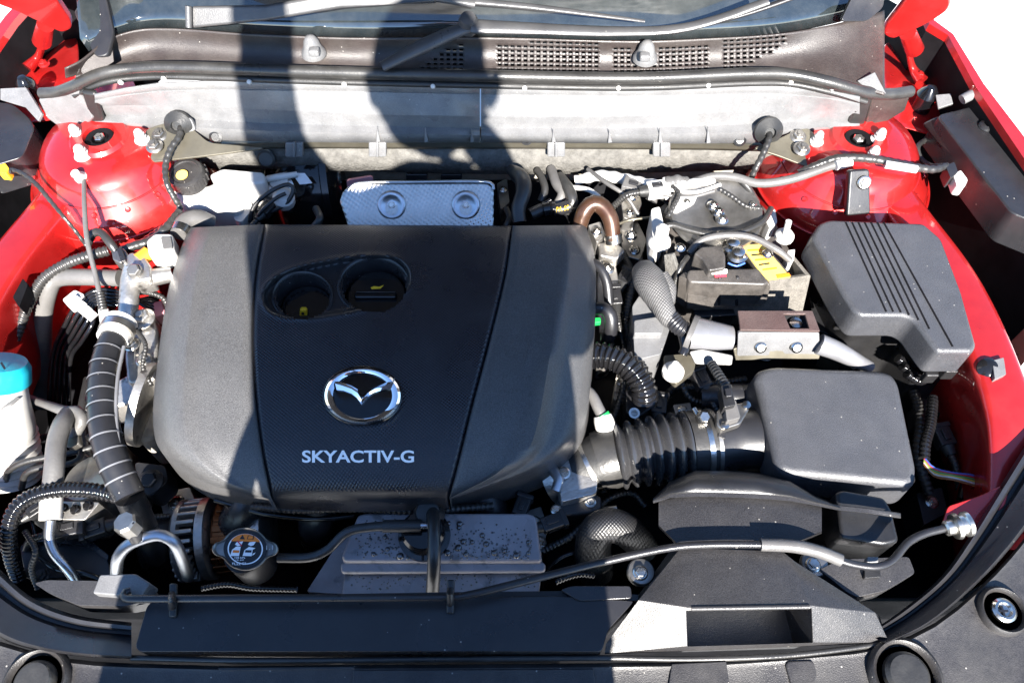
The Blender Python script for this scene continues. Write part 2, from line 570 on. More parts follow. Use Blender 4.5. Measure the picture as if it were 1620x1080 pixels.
# ================================================================== setting
GZ = -0.95
g = mk('ground', [(-30, -30, GZ), (30, -30, GZ), (30, 30, GZ), (-30, 30, GZ)], [[0, 1, 2, 3]], K['concrete'])
tag(g, kind='structure')

# ================================================================== car body shell
XC = -0.05
body = thing('car_body', 'red painted car body shell around the engine bay', 'car body')

def apron(s):
    # red upper rail and apron, hollow below (dark wheel house behind)
    ys = [.10, .13, .16, .24, .32, .40, .48, .56, .64, .72, .80, .90]
    prof = [(.83, -.30), (.80, -.26), (.785, -.22), (.700, -.22), (.688, -.03), (.684, -.003), (.676, .0), (.630, .0), (.622, -.006),
            (.622, -.03), (.625, -.09), (.630, -.13), (.64, -.16)]
    rows, rows2 = [], []
    for y in ys:
        r = []
        bulge = .035 * max(0, min(1, (y - .46) / .18)) + .03 * math.exp(-((y - .64) / .15) ** 2)
        front = max(0, (.24 - y)) * .22
        for i, (x, z) in enumerate(prof):
            if i >= 4:
                xx = x - bulge - front
                zz = z - (.06 * max(0, (.25 - y) / .2) if i < 10 else 0)
            else:
                xx = x - front * .3; zz = z
            r.append(Vector((XC + s * xx, y, zz)))
        rows.append(r)
        rows2.append([Vector((XC + s * (.69 - bulge - front), y, z)) for z in (-.10, -.2, -.47)])
    grid('fender_gap', [r[:5] for r in rows], K['dark'], body)  # hollow drawn near black, its shade put into the colour
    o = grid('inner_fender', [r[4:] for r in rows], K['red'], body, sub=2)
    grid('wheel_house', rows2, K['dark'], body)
    return o
apron(-1); apron(1)

def tower(u, v, s):
    z0 = .03
    prof = [(.020, .004), (.022, .010), (.038, .011), (.042, .006), (.060, .006), (.082, .0), (.092, -.012), (.099, -.03),
            (.118, -.045), (.128, -.07), (.136, -.14), (.145, -.25), (.15, -.45)]
    t = lathe('strut_tower', (u, v, z0), (0, 0, 1), prof, K['red'], body, n=40, angle=50)
    lathe('strut_top_cup', (u, v, z0), (0, 0, 1), [(0, -.006), (.012, -.006), (.012, .004), (.019, .006), (.021, .004)], K['dark'], t, n=24)
    bolt('strut_nut', (u, v, z0), 9, K['zinc'], t, flange=1.3)
    return t
tl = tower(160, 222, -1)
tr = tower(1356, 224, 1)
for tw, (u, v) in ((tl, (160, 222)), (tr, (1356, 224))):
    c = P(u, v, .03)
    for rr, dz, r_ in ((.1295, -.071, .0022), (.101, -.033, .0018)):
        a0, a1 = math.radians(170), math.radians(380)
        pts = [c + Vector((math.cos(lerp(a0, a1, k / 16)) * rr, math.sin(lerp(a0, a1, k / 16)) * rr, dz)) for k in range(17)]
        tube('sealer_bead', pts, [r_], K['red'], tw, n=8)
    for k in range(7):
        a = math.radians(200 + k * 24)
        q_ = c + Vector((math.cos(a) * .110, math.sin(a) * .110, -.037))
        lathe('spot_weld', q_, (math.cos(a), math.sin(a), 1.2), [(.004, 0), (.003, .001), (0, .0005)], K['red'], tw, n=10)

# firewall and floor of the bay
mk('firewall', [(-.49, .735, .0), (.39, .735, .0), (.39, .735, -.46), (-.49, .735, -.46)], [[0, 1, 2, 3]], K['beige'], body, solid=.004)
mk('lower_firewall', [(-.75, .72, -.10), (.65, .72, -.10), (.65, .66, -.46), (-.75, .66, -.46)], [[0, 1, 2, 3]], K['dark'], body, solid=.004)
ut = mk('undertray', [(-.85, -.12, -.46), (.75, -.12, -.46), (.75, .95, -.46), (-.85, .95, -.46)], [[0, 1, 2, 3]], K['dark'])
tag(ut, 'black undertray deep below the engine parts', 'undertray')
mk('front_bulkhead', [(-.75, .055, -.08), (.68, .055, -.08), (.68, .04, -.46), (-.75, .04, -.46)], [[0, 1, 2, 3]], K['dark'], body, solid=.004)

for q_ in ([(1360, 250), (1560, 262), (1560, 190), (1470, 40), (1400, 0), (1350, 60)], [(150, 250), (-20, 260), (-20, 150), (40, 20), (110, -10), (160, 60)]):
    mk('fender_shelf', [P(u, v, -.06) for u, v in q_], [[0, 1, 2, 3, 4, 5]], K['dark'], body, solid=.004)  # near-black colour stands for the shaded void beside the hinges
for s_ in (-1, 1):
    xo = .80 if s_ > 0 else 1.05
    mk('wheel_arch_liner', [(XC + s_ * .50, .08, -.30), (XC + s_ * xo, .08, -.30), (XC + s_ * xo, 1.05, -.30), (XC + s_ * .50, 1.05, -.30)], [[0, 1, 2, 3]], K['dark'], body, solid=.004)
# fender tops beside the hinges
def fender(pts_in, pts_out, name='fender_edge'):
    rows = []
    top_i = PL(pts_in); top_o = PL(pts_out)
    rows.append([p + Vector((0, 0, -.22)) for p in top_i])
    rows.append([p + Vector((0, 0, -.012)) for p in top_i])
    rows.append(top_i)
    rows.append(top_o)
    rows.append([p + Vector((0.012 if p.x > 0 else -0.012, 0, -.012)) for p in top_o])
    rows.append([p + Vector((0.05 if p.x > 0 else -0.05, 0, -.30)) for p in top_o])
    grid('fender_inner_wall', rows[:2], K['dark'], body)  # wall in near black instead of red, shade painted in
    return grid(name, rows[1:], K['red'], body, angle=40)
fender([(1440, -30, .09), (1470, 38, .085), (1500, 56, .08), (1544, 138, .075), (1640, 280, .06), (1720, 420, .05)],
       [(1452, -36, .09), (1478, 32, .085), (1508, 54, .08), (1556, 132, .075), (1660, 268, .06), (1740, 410, .05)])
fender([(185, -60, .09), (150, -30, .085), (60, -10, .08), (22, 32, .075), (-60, 150, .06), (-130, 300, .05)],
       [(170, -66, .09), (140, -36, .085), (48, -18, .08), (8, 26, .075), (-76, 138, .06), (-146, 290, .05)])

# shelf between the tower and the cowl ends, red, with the hinge feet
grid('hinge_shelf', [[(1390, 60, -.01), (1440, 60, -.01), (1470, 110, -.015)], [(1395, 110, .005), (1445, 112, .0), (1485, 150, -.005)],
                     [(1400, 150, .01), (1450, 150, .01), (1490, 185, .0)], [(1395, 200, .01), (1450, 205, .0), (1500, 230, -.01)]], K['red'], body, sub=2, solid=.003)
grid('hinge_shelf', [[(0, 110, -.015), (70, 60, -.01), (125, 40, -.01)], [(-5, 130, -.005), (60, 108, .0), (128, 95, .005)],
                     [(-10, 160, .0), (60, 135, .01), (125, 130, .01)], [(-15, 215, -.01), (40, 195, .0), (120, 190, .01)]], K['red'], body, sub=2, solid=.003)

def hinge(side):
    if side > 0:
        arm_o = [(1397, 56), (1400, 44), (1428, 8), (1446, -24), (1500, -24), (1506, 6), (1500, 18), (1470, 38), (1440, 52), (1412, 64)]
        post = [(1436, 52, .10), (1447, 78, .06)]
        foot = [(1438, 84, .045), (1444, 108, .02), (1458, 128, .012)]
        rib = [(1416, 40, .135), (1436, 12, .165), (1450, -16, .195)]
        slot = [(1447, 30, .137), (1482, 14, .15)]
    else:
        arm_o = [(114, 46), (112, 34), (92, 4), (82, -22), (-20, -30), (-24, 0), (30, 20), (70, 40), (98, 53)]
        post = [(72, 40, .10), (66, 66, .06)]
        foot = [(66, 72, .045), (60, 90, .02), (44, 108, .012)]
        rib = [(96, 26, .135), (80, 2, .165), (70, -20, .195)]
        slot = [(50, 12, .14), (10, -6, .15)]
    zt = [.115 + .0012 * (60 - v) for u, v in arm_o]
    h = bpy.data.objects.new('hood_hinge', None)
    COL.objects.link(h)
    h.parent = body
    a = slab('hinge_arm', [(u, v, z) for (u, v), z in zip(rounded(arm_o, 8), [.115 + .0012 * (60 - q[1]) for q in rounded(arm_o, 8)])], K['red'], h, thick=.012, bevel=.004)
    tube('stiffening_rib', rib, [6, 5], K['red'], h)
    tube('stiffening_rib', slot, [5, 4], K['red'], h)
    tube('hinge_post', post, [12, 14], K['red'], h, n=16)
    tube('hinge_foot', foot, [7, 9, 16], K['red'], h, n=14, flat=.6)
    bolt('pivot_bolt', (foot[1][0] + 10, foot[1][1] + 12, .018), 6, K['red'], h)
    return h
hinge(1); hinge(-1)

# the open hood above the bay (its hinges show at both sides), underside lined with a black pad widened to darken reflections
hood = thing('hood', 'open red hood raised on its hinges with black lining underneath', 'hood')
HY, HZ, HA = .98, .20, math.radians(62)
def hp(x, t, off=0.0):
    return Vector((XC + x, HY - math.cos(HA) * t + math.sin(HA) * off, HZ + math.sin(HA) * t + math.cos(HA) * off))
rows = []
for i in range(9):
    t = .98 * i / 8
    w_ = .66 - .10 * (i / 8) ** 3
    rows.append([hp(w_ * (j / 8 * 2 - 1), t + (.05 * (1 - (j / 4 - 1) ** 2) if i == 8 else 0), .03 + .02 * (1 - (j / 4 - 1) ** 2)) for j in range(9)])
grid('outer_panel', rows, K['red'], hood, solid=.004, sub=1)
rows = []
for i in range(9):
    t = .01 + .99 * i / 8
    w_ = .655 - .10 * (i / 8) ** 3
    rows.append([hp(w_ * (j / 8 * 2 - 1), t, -.004 + .012 * math.sin(i * 1.7) * math.sin(j * 1.3)) for j in range(9)])
grid('lining_pad', rows, K['dark'], hood, solid=.012, sub=1)

# ================================================================== windshield and cowl
VB = [(100, 112), (130, 97), (175, 62), (240, 46), (400, 55), (560, 61), (760, 60), (1000, 66), (1100, 63), (1250, 52), (1390, 20), (1420, 5)]
VF = [(100, 125), (130, 118), (180, 110), (250, 104), (560, 114), (1000, 121), (1230, 113), (1300, 122), (1400, 150), (1420, 155)]
cols = [120 + i * 40 for i in range(33)]
rows = []
for k in range(5):
    r = []
    for u in cols:
        vb = cat1(VB, u)[0]
        p = P(u, vb + 8, .140)
        r.append(p + Vector((0, .16, .105)) * k)
    rows.append(r)
ws = grid('windshield', rows, K['glass'], None, sub=1, solid=.005)
tag(ws, 'dark curved windshield glass reflecting blue sky above the cowl', 'windshield')

cowl = thing('cowl_top_panel', 'weathered brown grey cowl panel with square grille holes below the windshield', 'cowl panel')
ucuts = [104.0]
while ucuts[-1] < 1396:
    ucuts.append(ucuts[-1] + (6.2 if len(ucuts) % 2 else 4.0))
NR = 17
def hole(u, v):
    if 790 < u < 946: return 67 < v < 115
    if 972 < u < 1122: return 72 < v < 114 and not (1003 < u < 1038 and v < 100)
    if 1143 < u < 1242: return 58 < v < 112 - max(0, (u - 1175) * .62) - 2
    if 668 < u < 732: return 66 + max(0, (732 - u) * .55) < v < 114
    return False
rows = []
tcuts = [0.0]
for i in range(NR - 1):
    tcuts.append(tcuts[-1] + (.55 if i % 2 else .45))
tcuts = [t / tcuts[-1] for t in tcuts]
for t in tcuts:
    rows.append([(u, lerp(cat1(VB, u)[0], cat1(VF, u)[0], t), lerp(.148, .112, t) - .006 * math.sin(math.pi * t)) for u in ucuts])
def skip(i, j):
    if i % 2 == 0 or j % 2: return False
    if i < 1 or i > NR - 3: return False
    u = (ucuts[j] + ucuts[j + 1]) / 2
    v = lerp(cat1(VB, u)[0], cat1(VF, u)[0], (tcuts[i] + tcuts[i + 1]) / 2)
    return hole(u, v)
grid('grille_panel', rows, K['cowltop'], cowl, solid=.0025, skip=skip, angle=30)
# dark plenum under the grille
grid('plenum', [[(u, cat1(VB, u)[0], .10) for u in (640, 760, 900, 1050, 1260)], [(u, cat1(VF, u)[0], .06) for u in (640, 760, 900, 1050, 1260)]], K['dark'], cowl)
for u, v in ((497, 72), (1020, 80)):
    z = .135
    nz = lathe('washer_nozzle', (u, v + 14, z - .006), (0, 0, 1), [(.017, 0), (.016, .006), (.012, .013), (.010, .022), (.006, .028), (0, .030)], K['cowl'], cowl, n=20, angle=60)
    box('nozzle_tip', (u, v + 10, z + .012), (.014, .012, .010), K['cowl'], nz, bevel=.003)
# end gussets of the cowl
slab('end_gusset', [(130, 96, .142), (176, 60, .148), (180, 98, .135), (150, 118, .118), (118, 124, .105)], K['cowltop'], cowl, thick=.004)
slab('end_gusset', [(1356, 128, .116), (1384, 114, .125), (1402, 148, .112), (1376, 146, .108)], K['cowl'], cowl, thick=.004)

# pillar corner trims
t1 = slab('pillar_trim', rounded([(116, 20, .16), (134, -6, .18), (166, -10, .185), (180, 52, .155), (170, 88, .145), (150, 90, .145)], 8), K['satin'], None, thick=.006, bevel=.002)
tag(t1, 'dark glossy corner trim beside the windshield at the brake reservoir side', 'trim')
t2 = slab('pillar_trim', rounded([(1330, 34, .16), (1352, -12, .185), (1400, -20, .185), (1398, 12, .165), (1372, 34, .155)], 8), K['satin'], None, thick=.006, bevel=.002)
tag(t2, 'dark glossy corner trim of the windshield beside the hinge over concrete', 'trim')

# hood-to-cowl rubber seal
seal_pts = [(66, 148, .075), (90, 146, .082), (118, 136, .10), (160, 117, .122), (220, 108, .126), (300, 107, .127), (500, 114, .128), (750, 120, .128), (1000, 124, .128),
            (1180, 117, .128), (1250, 118, .126), (1310, 130, .122), (1370, 146, .108), (1410, 149, .095), (1440, 145, .085)]
seal = thing('cowl_seal', 'long black rubber hood seal along the front edge of the cowl', 'seal')
tube('seal_bulb', seal_pts, [9.5], K['rubberhose'], seal, n=16, step=.01)
tube('seal_base', [(u, v + 14, z - .016) for u, v, z in seal_pts[2:-2]], [7], K['rubber'], seal, n=10, flat=.8, step=.01)
for u, v in ((192, 131), (260, 125), (395, 130), (545, 134), (685, 137), (830, 140), (978, 140), (1120, 136), (1250, 131), (1316, 140)):
    lathe('seal_clip', (u, v, .112), (0, -.7, .7), [(.0035, 0), (.003, .004), (0, .005)], K['white'], seal, n=10)

# cowl brace: the pale stepped panel under the seal
CU = [150, 200, 250, 330, 420, 520, 600, 700, 800, 900, 1000, 1100, 1200, 1260, 1310, 1360]
def vrow(tab): return lambda u: cat1(tab, u)[0]
rA = vrow([(150, 152), (250, 134), (420, 130), (800, 136), (1000, 137), (1200, 134), (1300, 144), (1360, 156)])
rB = vrow([(150, 158), (250, 144), (420, 142), (800, 149), (1000, 151), (1200, 147), (1300, 154), (1360, 163)])
rD = vrow([(150, 168), (250, 167), (420, 173), (600, 181), (800, 184), (1000, 184), (1200, 175), (1300, 174), (1360, 178)])
rE = vrow([(150, 182), (250, 186), (420, 195), (600, 200), (800, 203), (1000, 203), (1200, 196), (1300, 192), (1360, 190)])
rG = vrow([(150, 192), (250, 198), (420, 207), (600, 211), (800, 214), (1000, 213), (1200, 208), (1300, 202), (1360, 198)])
rH = vrow([(150, 200), (250, 212), (330, 222), (420, 224), (600, 226), (800, 226), (1000, 227), (1200, 226), (1280, 216), (1360, 204)])
brace = thing('cowl_front_panel', 'pale grey stepped plastic panel crossing the bay below the cowl seal', 'panel')
for nm, us in (('panel', [u for u in CU if u <= 760] + [759]), ('panel', [761] + [u for u in CU if u > 761])):
    rows = [[(u, rA(u), .108) for u in us],
            [(u, rB(u), .092) for u in us],
            [(u, rB(u) + 1.5, .0915) for u in us],
            [(u, rD(u), .066) for u in us],
            [(u, rD(u) + 1.5, .0645) for u in us],
            [(u, rE(u), .043) for u in us],
            [(u, rE(u) + 1.5, .0427) for u in us],
            [(u, rG(u), .041) for u in us],
            [(u, rG(u) + 1.2, .0395) for u in us],
            [(u, rH(u), .024) for u in us]]
    grid(nm, rows, K['cowl'], brace, solid=.003, angle=20)
for u in (599, 675, 748, 877, 966, 1046, 1122):
    slab('rib', [(u - 2, rE(u) + 1, .052), (u - 4, rH(u), .030), (u + 3, rH(u) - 1, .030)], K['cowl'], brace, thick=.004)
for u, v in ((342, 217), (833, 219), (1170, 221)):
    lathe('push_pin', (u, v, .027), (0, -.8, .6), [(.010, 0), (.0095, .003), (.006, .0045), (.006, .003), (0, .003)], K['black'], brace, n=18)
# end wall panels of the brace
slab('end_wall', [(60, 158, .07), (124, 142, .098), (148, 188, .05), (138, 200, .03), (98, 205, .02), (74, 188, .04)], K['cowl'], brace, thick=.006, bevel=.003)
slab('end_wall', [(1380, 152, .094), (1440, 154, .08), (1432, 176, .05), (1398, 196, .03), (1368, 202, .03)], K['cowltop'], brace, thick=.006, bevel=.003)
slab('end_boot', [(128, 146, .10), (150, 150, .10), (166, 196, .035), (146, 200, .03)], K['rubber'], brace, thick=.01, bevel=.004)
slab('end_boot', [(1358, 152, .10), (1382, 152, .098), (1366, 204, .03), (1340, 200, .035)], K['rubber'], brace, thick=.01, bevel=.004)
slab('end_strap', [(0, 140, .05), (40, 138, .06), (66, 180, .045), (60, 192, .035), (40, 170, .045), (0, 158, .045)], K['cowl'], brace, thick=.005)

# metal crossmember under it, with felt
cross = thing('cowl_crossmember', 'bare metal cowl crossmember with felt strip and plastic clips', 'crossmember')
us = [238, 270, 330, 420, 520, 620, 720, 820, 920, 1020, 1120, 1200, 1240, 1285]
cv = vrow([(238, 250), (270, 243), (330, 234), (420, 229), (620, 229), (820, 229), (1020, 230), (1200, 233), (1240, 240), (1285, 262)])
rows = [[(u, cv(u) - 8, .018) for u in us], [(u, cv(u) - 3, .018) for u in us], [(u, cv(u), .012) for u in us], [(u, cv(u) + 4, .006) for u in us]]
grid('flange', rows, K['oliveplate'], cross, solid=.003, angle=25)
us2 = [300, 320, 360, 420, 520, 620, 720, 820, 920, 1020, 1120, 1190, 1230]
fv = vrow([(300, 256), (340, 270), (420, 268), (520, 270), (800, 276), (1000, 274), (1190, 268), (1230, 262)])
grid('felt_strip', [[(u, cv(u) + 3, .004) for u in us2], [(u, lerp(cv(u) + 3, fv(u), .5), -.018) for u in us2], [(u, fv(u), -.042) for u in us2]], K['felt'], cross, solid=.006)
lathe('rubber_plug', (423, 250, -.008), (0, -.85, .5), [(.013, 0), (.013, .006), (.010, .009), (0, .009)], K['rubber'], cross, n=20)
for u in (465, 597, 880, 1047):
    c = slab('clip', [(u - 14, 226, .026), (u + 14, 226, .026), (u + 14, 249, .004), (u - 14, 249, .004)], K['cowl'], cross, thick=.006, bevel=.002)
    slab('clip_rib', [(u - 2, 226, .030), (u + 2, 226, .030), (u + 2, 249, .008), (u - 2, 249, .008)], K['cowl'], c, thick=.006, bevel=.001)
for s, pts, bolts in ((-1, [(228, 206), (262, 194), (300, 200), (330, 226), (420, 234), (330, 246), (242, 256), (238, 250)], [(253, 214), (245, 232)]),
                      (1, [(1290, 210), (1272, 200), (1226, 222), (1190, 234), (1230, 246), (1282, 266), (1290, 258)], [(1262, 216), (1268, 236)])):
    zz = .042
    br = slab('mounting_plate', [(u, v, zz - .0003 * (v - 200)) for u, v in rounded(pts, 10)], K['oliveplate'], cross, thick=.004)
    for b in bolts:
        bolt('bolt', (b[0], b[1], zz - .006), 9, K['steel'], br, axis=(0, -.2, 1))

# wipers
w1 = thing('windshield_wiper', 'grey wiper with long thin blade lying low on the windshield over the brake side', 'wiper')
slab('wiper_arm', [(296, 16, .20), (304, 11, .205), (420, 9, .205), (500, -6, .215), (620, -14, .22), (690, -10, .22), (692, 6, .21), (620, 8, .21), (540, 14, .20), (420, 34, .187), (306, 45, .182), (296, 40, .185)], K['wiper'], w1, thick=.012, bevel=.004)
tube('wiper_joint', [(690, -4, .218), (752, 6, .212)], [9, 9], K['wiper'], w1, flat=.7)
tube('wiper_blade', [(745, 2, .214), (850, 12, .207), (960, 26, .197), (1020, 34, .19)], [7, 6, 3], K['wiper'], w1, flat=.6)
tube('arm_hinge_pin', [(298, 10, .208), (299, 44, .186)], [5], K['wiper'], w1)
w2 = thing('windshield_wiper', 'grey bent wiper arm crossing above the square grille holes', 'wiper')
tube('wiper_arm', [(604, 106, .145), (660, 78, .158), (712, 54, .172), (745, 43, .180)], [10, 15, 12], K['wiper'], w2, flat=.6)
tube('wiper_arm', [(745, 42, .182), (850, 46, .178), (960, 50, .176), (1060, 47, .178), (1130, 32, .188), (1215, 2, .207)], [15, 12, 10, 9, 8], K['wiper'], w2, flat=.55)
tube('wiper_blade', [(1062, 52, .175), (1180, 22, .193), (1300, -20, .22)], [5, 5], K['satin'], w2, flat=.7)
lathe('arm_pivot', (742, 46, .17), (0, -.4, 1), [(.012, 0), (.013, .018), (.010, .026), (0, .027)], K['wiper'], w2, n=18)

# corner covers on the fenders
cc = thing('fender_corner_cover', 'black plastic cover sloping down the fender beside the tall fuse box', 'cover')
top = [(1482, 182), (1544, 166), (1572, 172), (1660, 296), (1660, 360), (1600, 336), (1540, 258)]
prism('cover_top', [(u, v, .045) for u, v in rounded(top, 10)], None, .055, K['satin'], cc, bevel=.008, draft=.04)
slab('cover_lip', [(1456, 196, .02), (1480, 184, .035), (1590, 338, .03), (1574, 344, .005)], K['black'], cc, thick=.02, bevel=.004)
lathe('push_pin', (1560, 200, .046), (0, 0, 1), [(.011, 0), (.010, .003), (.006, .005), (.006, .003), (0, .003)], K['black'], cc, n=18)
tube('edge_seal', [(1552, 160, .05), (1600, 210, .05), (1660, 290, .05)], [5], K['rubber'], cc)
tube('end_clamp', [(1522, 158, .055), (1538, 150, .06), (1552, 150, .06)], [8, 9], K['cowl'], cc, n=14)
slab('end_bracket', [(1480, 150, .04), (1504, 148, .045), (1508, 164, .04), (1484, 172, .03)], K['cowl'], cc, thick=.006)
bl = lathe('rubber_buffer', (1468, 150, .03), (0, 0, 1), [(.014, -.03), (.014, -.006), (.016, .0), (.013, .006), (.007, .014), (0, .016)], K['gloss'], cc, n=20)
cc2 = thing('fender_corner_cover', 'black plastic cover on the fender beside the brake reservoir tower', 'cover')
prism('cover_top', [(u, v, .03) for u, v in rounded([(-30, 158), (20, 164), (48, 188), (54, 204), (36, 248), (-30, 268)], 10)], None, .05, K['satin'], cc2, bevel=.006, draft=.04)
tube('edge_seal', [(56, 208, .005), (34, 246, .0), (5, 266, .0)], [4], K['rubber'], cc2)
lathe('rubber_buffer', (41, 134, .05), (0, 0, 1), [(.012, -.04), (.013, -.004), (.014, .0), (.012, .006), (.006, .013), (0, .014)], K['gloss'], cc2, n=20)

# ================================================================== front panel (radiator shroud) and seals
SLT = [(-90, 960), (-40, 995), (0, 1014), (100, 1040), (200, 1048), (350, 1052), (560, 1050), (940, 1048), (1150, 1044), (1300, 1032), (1400, 1019), (1480, 984), (1545, 932), (1600, 876), (1650, 815), (1710, 735)]
us = [-90, -40, 0, 50, 100, 150, 200, 350, 560, 750, 940, 1060, 1150, 1230, 1300, 1350, 1400, 1440, 1480, 1515, 1545, 1575, 1600, 1650, 1710]
front = thing('radiator_shroud', 'large dusty black plastic panel along the front edge of the bay', 'shroud')
rows = [[(u, cat1(SLT, u)[0], -.035) for u in us],
        [(u, cat1(SLT, u)[0] + 1, -.006) for u in us],
        [(u, cat1(SLT, u)[0] + 7, -.002) for u in us],
        [(u, cat1(SLT, u)[0] + 14, -.004) for u in us],
        [(u, max(cat1(SLT, u)[0] + 60, 1110), -.006) for u in us],
        [(u, 1260, -.012) for u in us]]
grid('shroud_panel', rows, K['trim'], front, angle=40)
for u, v, r in ((58, 1078, 52), (1432, 1068, 58), (1586, 966, 38)):
    m_ = M(u, v, 0)
    R_ = r * m_
    d = lathe('recess_rim', (u, v, -.002), (0, 0, 1), [(R_ * 1.02, -.004), (R_, .003), (R_ * .9, .006), (R_ * .8, .003), (R_ * .74, -.006), (R_ * .70, -.006)], K['trim'], front, n=36, angle=60)
    lathe('recess_floor', (u, v, -.002), (0, 0, 1), [(0, .0005), (R_ * .76, .0005)], K['dark'], d, n=30)
    if r == 38:
        lathe('screw', (u, v, .0), (0, 0, 1), [(R_ * .5, 0), (R_ * .5, .004), (R_ * .4, .006), (R_ * .3, .006), (R_ * .22, .0035), (0, .0035)], K['zinc'], d, n=24)
        box('screw_slot', (u, v, .0045), (R_ * .42, .002, .003), K['labelblack'], d, bevel=0)
        box('screw_slot', (u, v, .0045), (.002, R_ * .42, .0028), K['labelblack'], d, bevel=0)
    else:
        lathe('rubber_stop', (u, v, .0), (0, 0, 1), [(R_ * .62, 0), (R_ * .6, .006), (R_ * .5, .010), (R_ * .2, .011), (0, .010)], K['rubberhose'], d, n=30)
slab('moulded_seam', [(345, 1056, -.0035), (560, 1054, -.0035), (562, 1058, -.0035), (350, 1061, -.0035)], K['trim'], front, thick=.002, bevel=.0006, direction=(0, 0, 1))
slab('moulded_tab', rounded([(1240, 1046, -.004), (1286, 1044, -.004), (1292, 1072, -.005), (1278, 1096, -.006), (1254, 1098, -.006)], 10), K['trim'], front, thick=.0035, bevel=.0015, direction=(0, 0, 1))
slab('moulded_pad', [(1062, 1050, -.004), (1148, 1046, -.004), (1160, 1130, -.006), (1050, 1130, -.006)], K['trim'], front, thick=.003, bevel=.001, direction=(0, 0, 1))
slab('moulded_pad', [(560, 1060, -.004), (938, 1058, -.004), (950, 1130, -.006), (555, 1130, -.006)], K['trim'], front, thick=.003, bevel=.001, direction=(0, 0, 1))

def band(name, inner, outer, label, parent=None):
    n = 26
    rows = []
    for t, z in ((0, -.05), (.02, -.006), (.10, .004), (.2, .002), (.26, -.012), (.34, -.012), (.42, .0), (.62, .004), (.82, .010), (.92, .012), (.98, .006), (1.0, -.03)):
        r = []
        for i in range(n):
            s = i / (n - 1)
            a = cat1(inner, s); b = cat1(outer, s)
            r.append((lerp(a[0], b[0], t), lerp(a[1], b[1], t), z))
        rows.append(r)
    o = grid(name, rows, K['satin'], parent, angle=45)
    if label: tag(o, label, 'seal')
    return o
band('hood_seal_channel', [(0, -70, 830), (.25, 0, 900), (.5, 50, 944), (.75, 120, 972), (1, 208, 984)], [(0, -70, 960), (.25, 0, 1008), (.5, 60, 1028), (.75, 130, 1038), (1, 208, 1042)],
     'black rubber edged channel curving round the front corner by the washer filler')
band('hood_seal_channel', [(0, 1372, 1002), (.2, 1430, 962), (.4, 1490, 910), (.6, 1535, 845), (.8, 1580, 770), (1, 1660, 640)], [(0, 1402, 1018), (.2, 1470, 986), (.4, 1538, 930), (.6, 1592, 874), (.8, 1640, 812), (1, 1720, 690)],
     'black rubber edged channel curving round the front corner by the prop rod knob')
t = tube('front_seal_strip', [(208, 1040, -.004), (400, 1044, -.004), (700, 1042, -.004), (945, 1040, -.004), (1100, 1042, -.004), (1250, 1036, -.004), (1398, 1018, -.004)], [4.5], K['rubberhose'], None, step=.02)
tag(t, 'thin black rubber strip along the back edge of the front panel', 'seal')

# ================================================================== engine cover
def zc(v):           # crown of the cover from back to front
    return cat1([(350, .020), (366, .034), (400, .040), (520, .046), (620, .044), (700, .034), (750, .020), (775, .008), (795, -.012)], v)[0]
CL = [(0, 300, 360), (.12, 282, 404), (.25, 264, 470), (.5, 246, 600), (.68, 243, 680), (.8, 262, 722), (.9, 325, 764), (1, 424, 789)]
CSL = [(0, 418, 355), (.2, 404, 430), (.4, 398, 520), (.6, 402, 615), (.8, 413, 705), (1, 429, 787)]
CSR = [(0, 811, 357), (.2, 800, 435), (.4, 776, 535), (.6, 748, 640), (.8, 727, 725), (1, 711, 786)]
CR = [(0, 926, 356), (.1, 940, 398), (.3, 943, 470), (.5, 936, 580), (.68, 926, 660), (.8, 906, 704), (.9, 850, 742), (1, 714, 789)]
cover = thing('engine_cover', 'black three-panel engine cover with chrome winged emblem and white lettering', 'engine cover')
NT = 40
def side_panel(name, A, B, prof, skirt_dir):
    """A outer edge, B seam edge; prof(s) -> height offset"""
    S = [0, .02, .05, .1, .17, .24, .28, .32, .4, .5, .58, .62, .66, .72, .8, .88, .95, .985, 1.0]
    rows = []
    for i in range(NT + 1):
        t = i / NT
        a = cat1(A, t); b = cat1(B, t)
        r = []
        pa = P(a[0], a[1], zc(a[1]) + prof(0, t))
        r.append(pa + Vector((skirt_dir * .004, 0, -.06)))
        for s in S:
            u = lerp(a[0], b[0], s); v = lerp(a[1], b[1], s)
            r.append(P(u, v, zc(v) + prof(s, t)))
        pb = r[-1]
        r.append(pb + Vector((0, 0, -.012)))
        rows.append(r)
    first = [p + Vector((0, .004, -.05)) for p in rows[0]]
    last = [p + Vector((0, -.002, -.03)) for p in rows[-1]]
    return grid(name, [first] + rows + [last], K['cover'], cover, angle=60)
def profL(s, t):
    z = -.034 * max(0, 1 - s / .22) ** 2.2
    z += .0035 * math.exp(-((s - .30) / .05) ** 2) * (1 if t < .95 else 0)
    z += .003 * min(1, s * 2)
    if s > .97: z -= (s - .97) / .03 * .004
    return z
def profR(s, t):
    z = -.040 * max(0, 1 - s / .26) ** 1.8
    k = .30 + .18 * t            # crease position measured from the outer edge
    z += .010 * max(0, 1 - abs(s - k) / .10) ** 1.3 * (.3 + t)
    z -= .012 * max(0, 1 - abs(s - k * .55) / .16)
    z += .003 * min(1, s * 2)
    if s > .97: z -= (s - .97) / .03 * .004
    return z
side_panel('side_panel', CL, CSL, profL, -1)
side_panel('side_panel', CR, CSR, profR, 1)

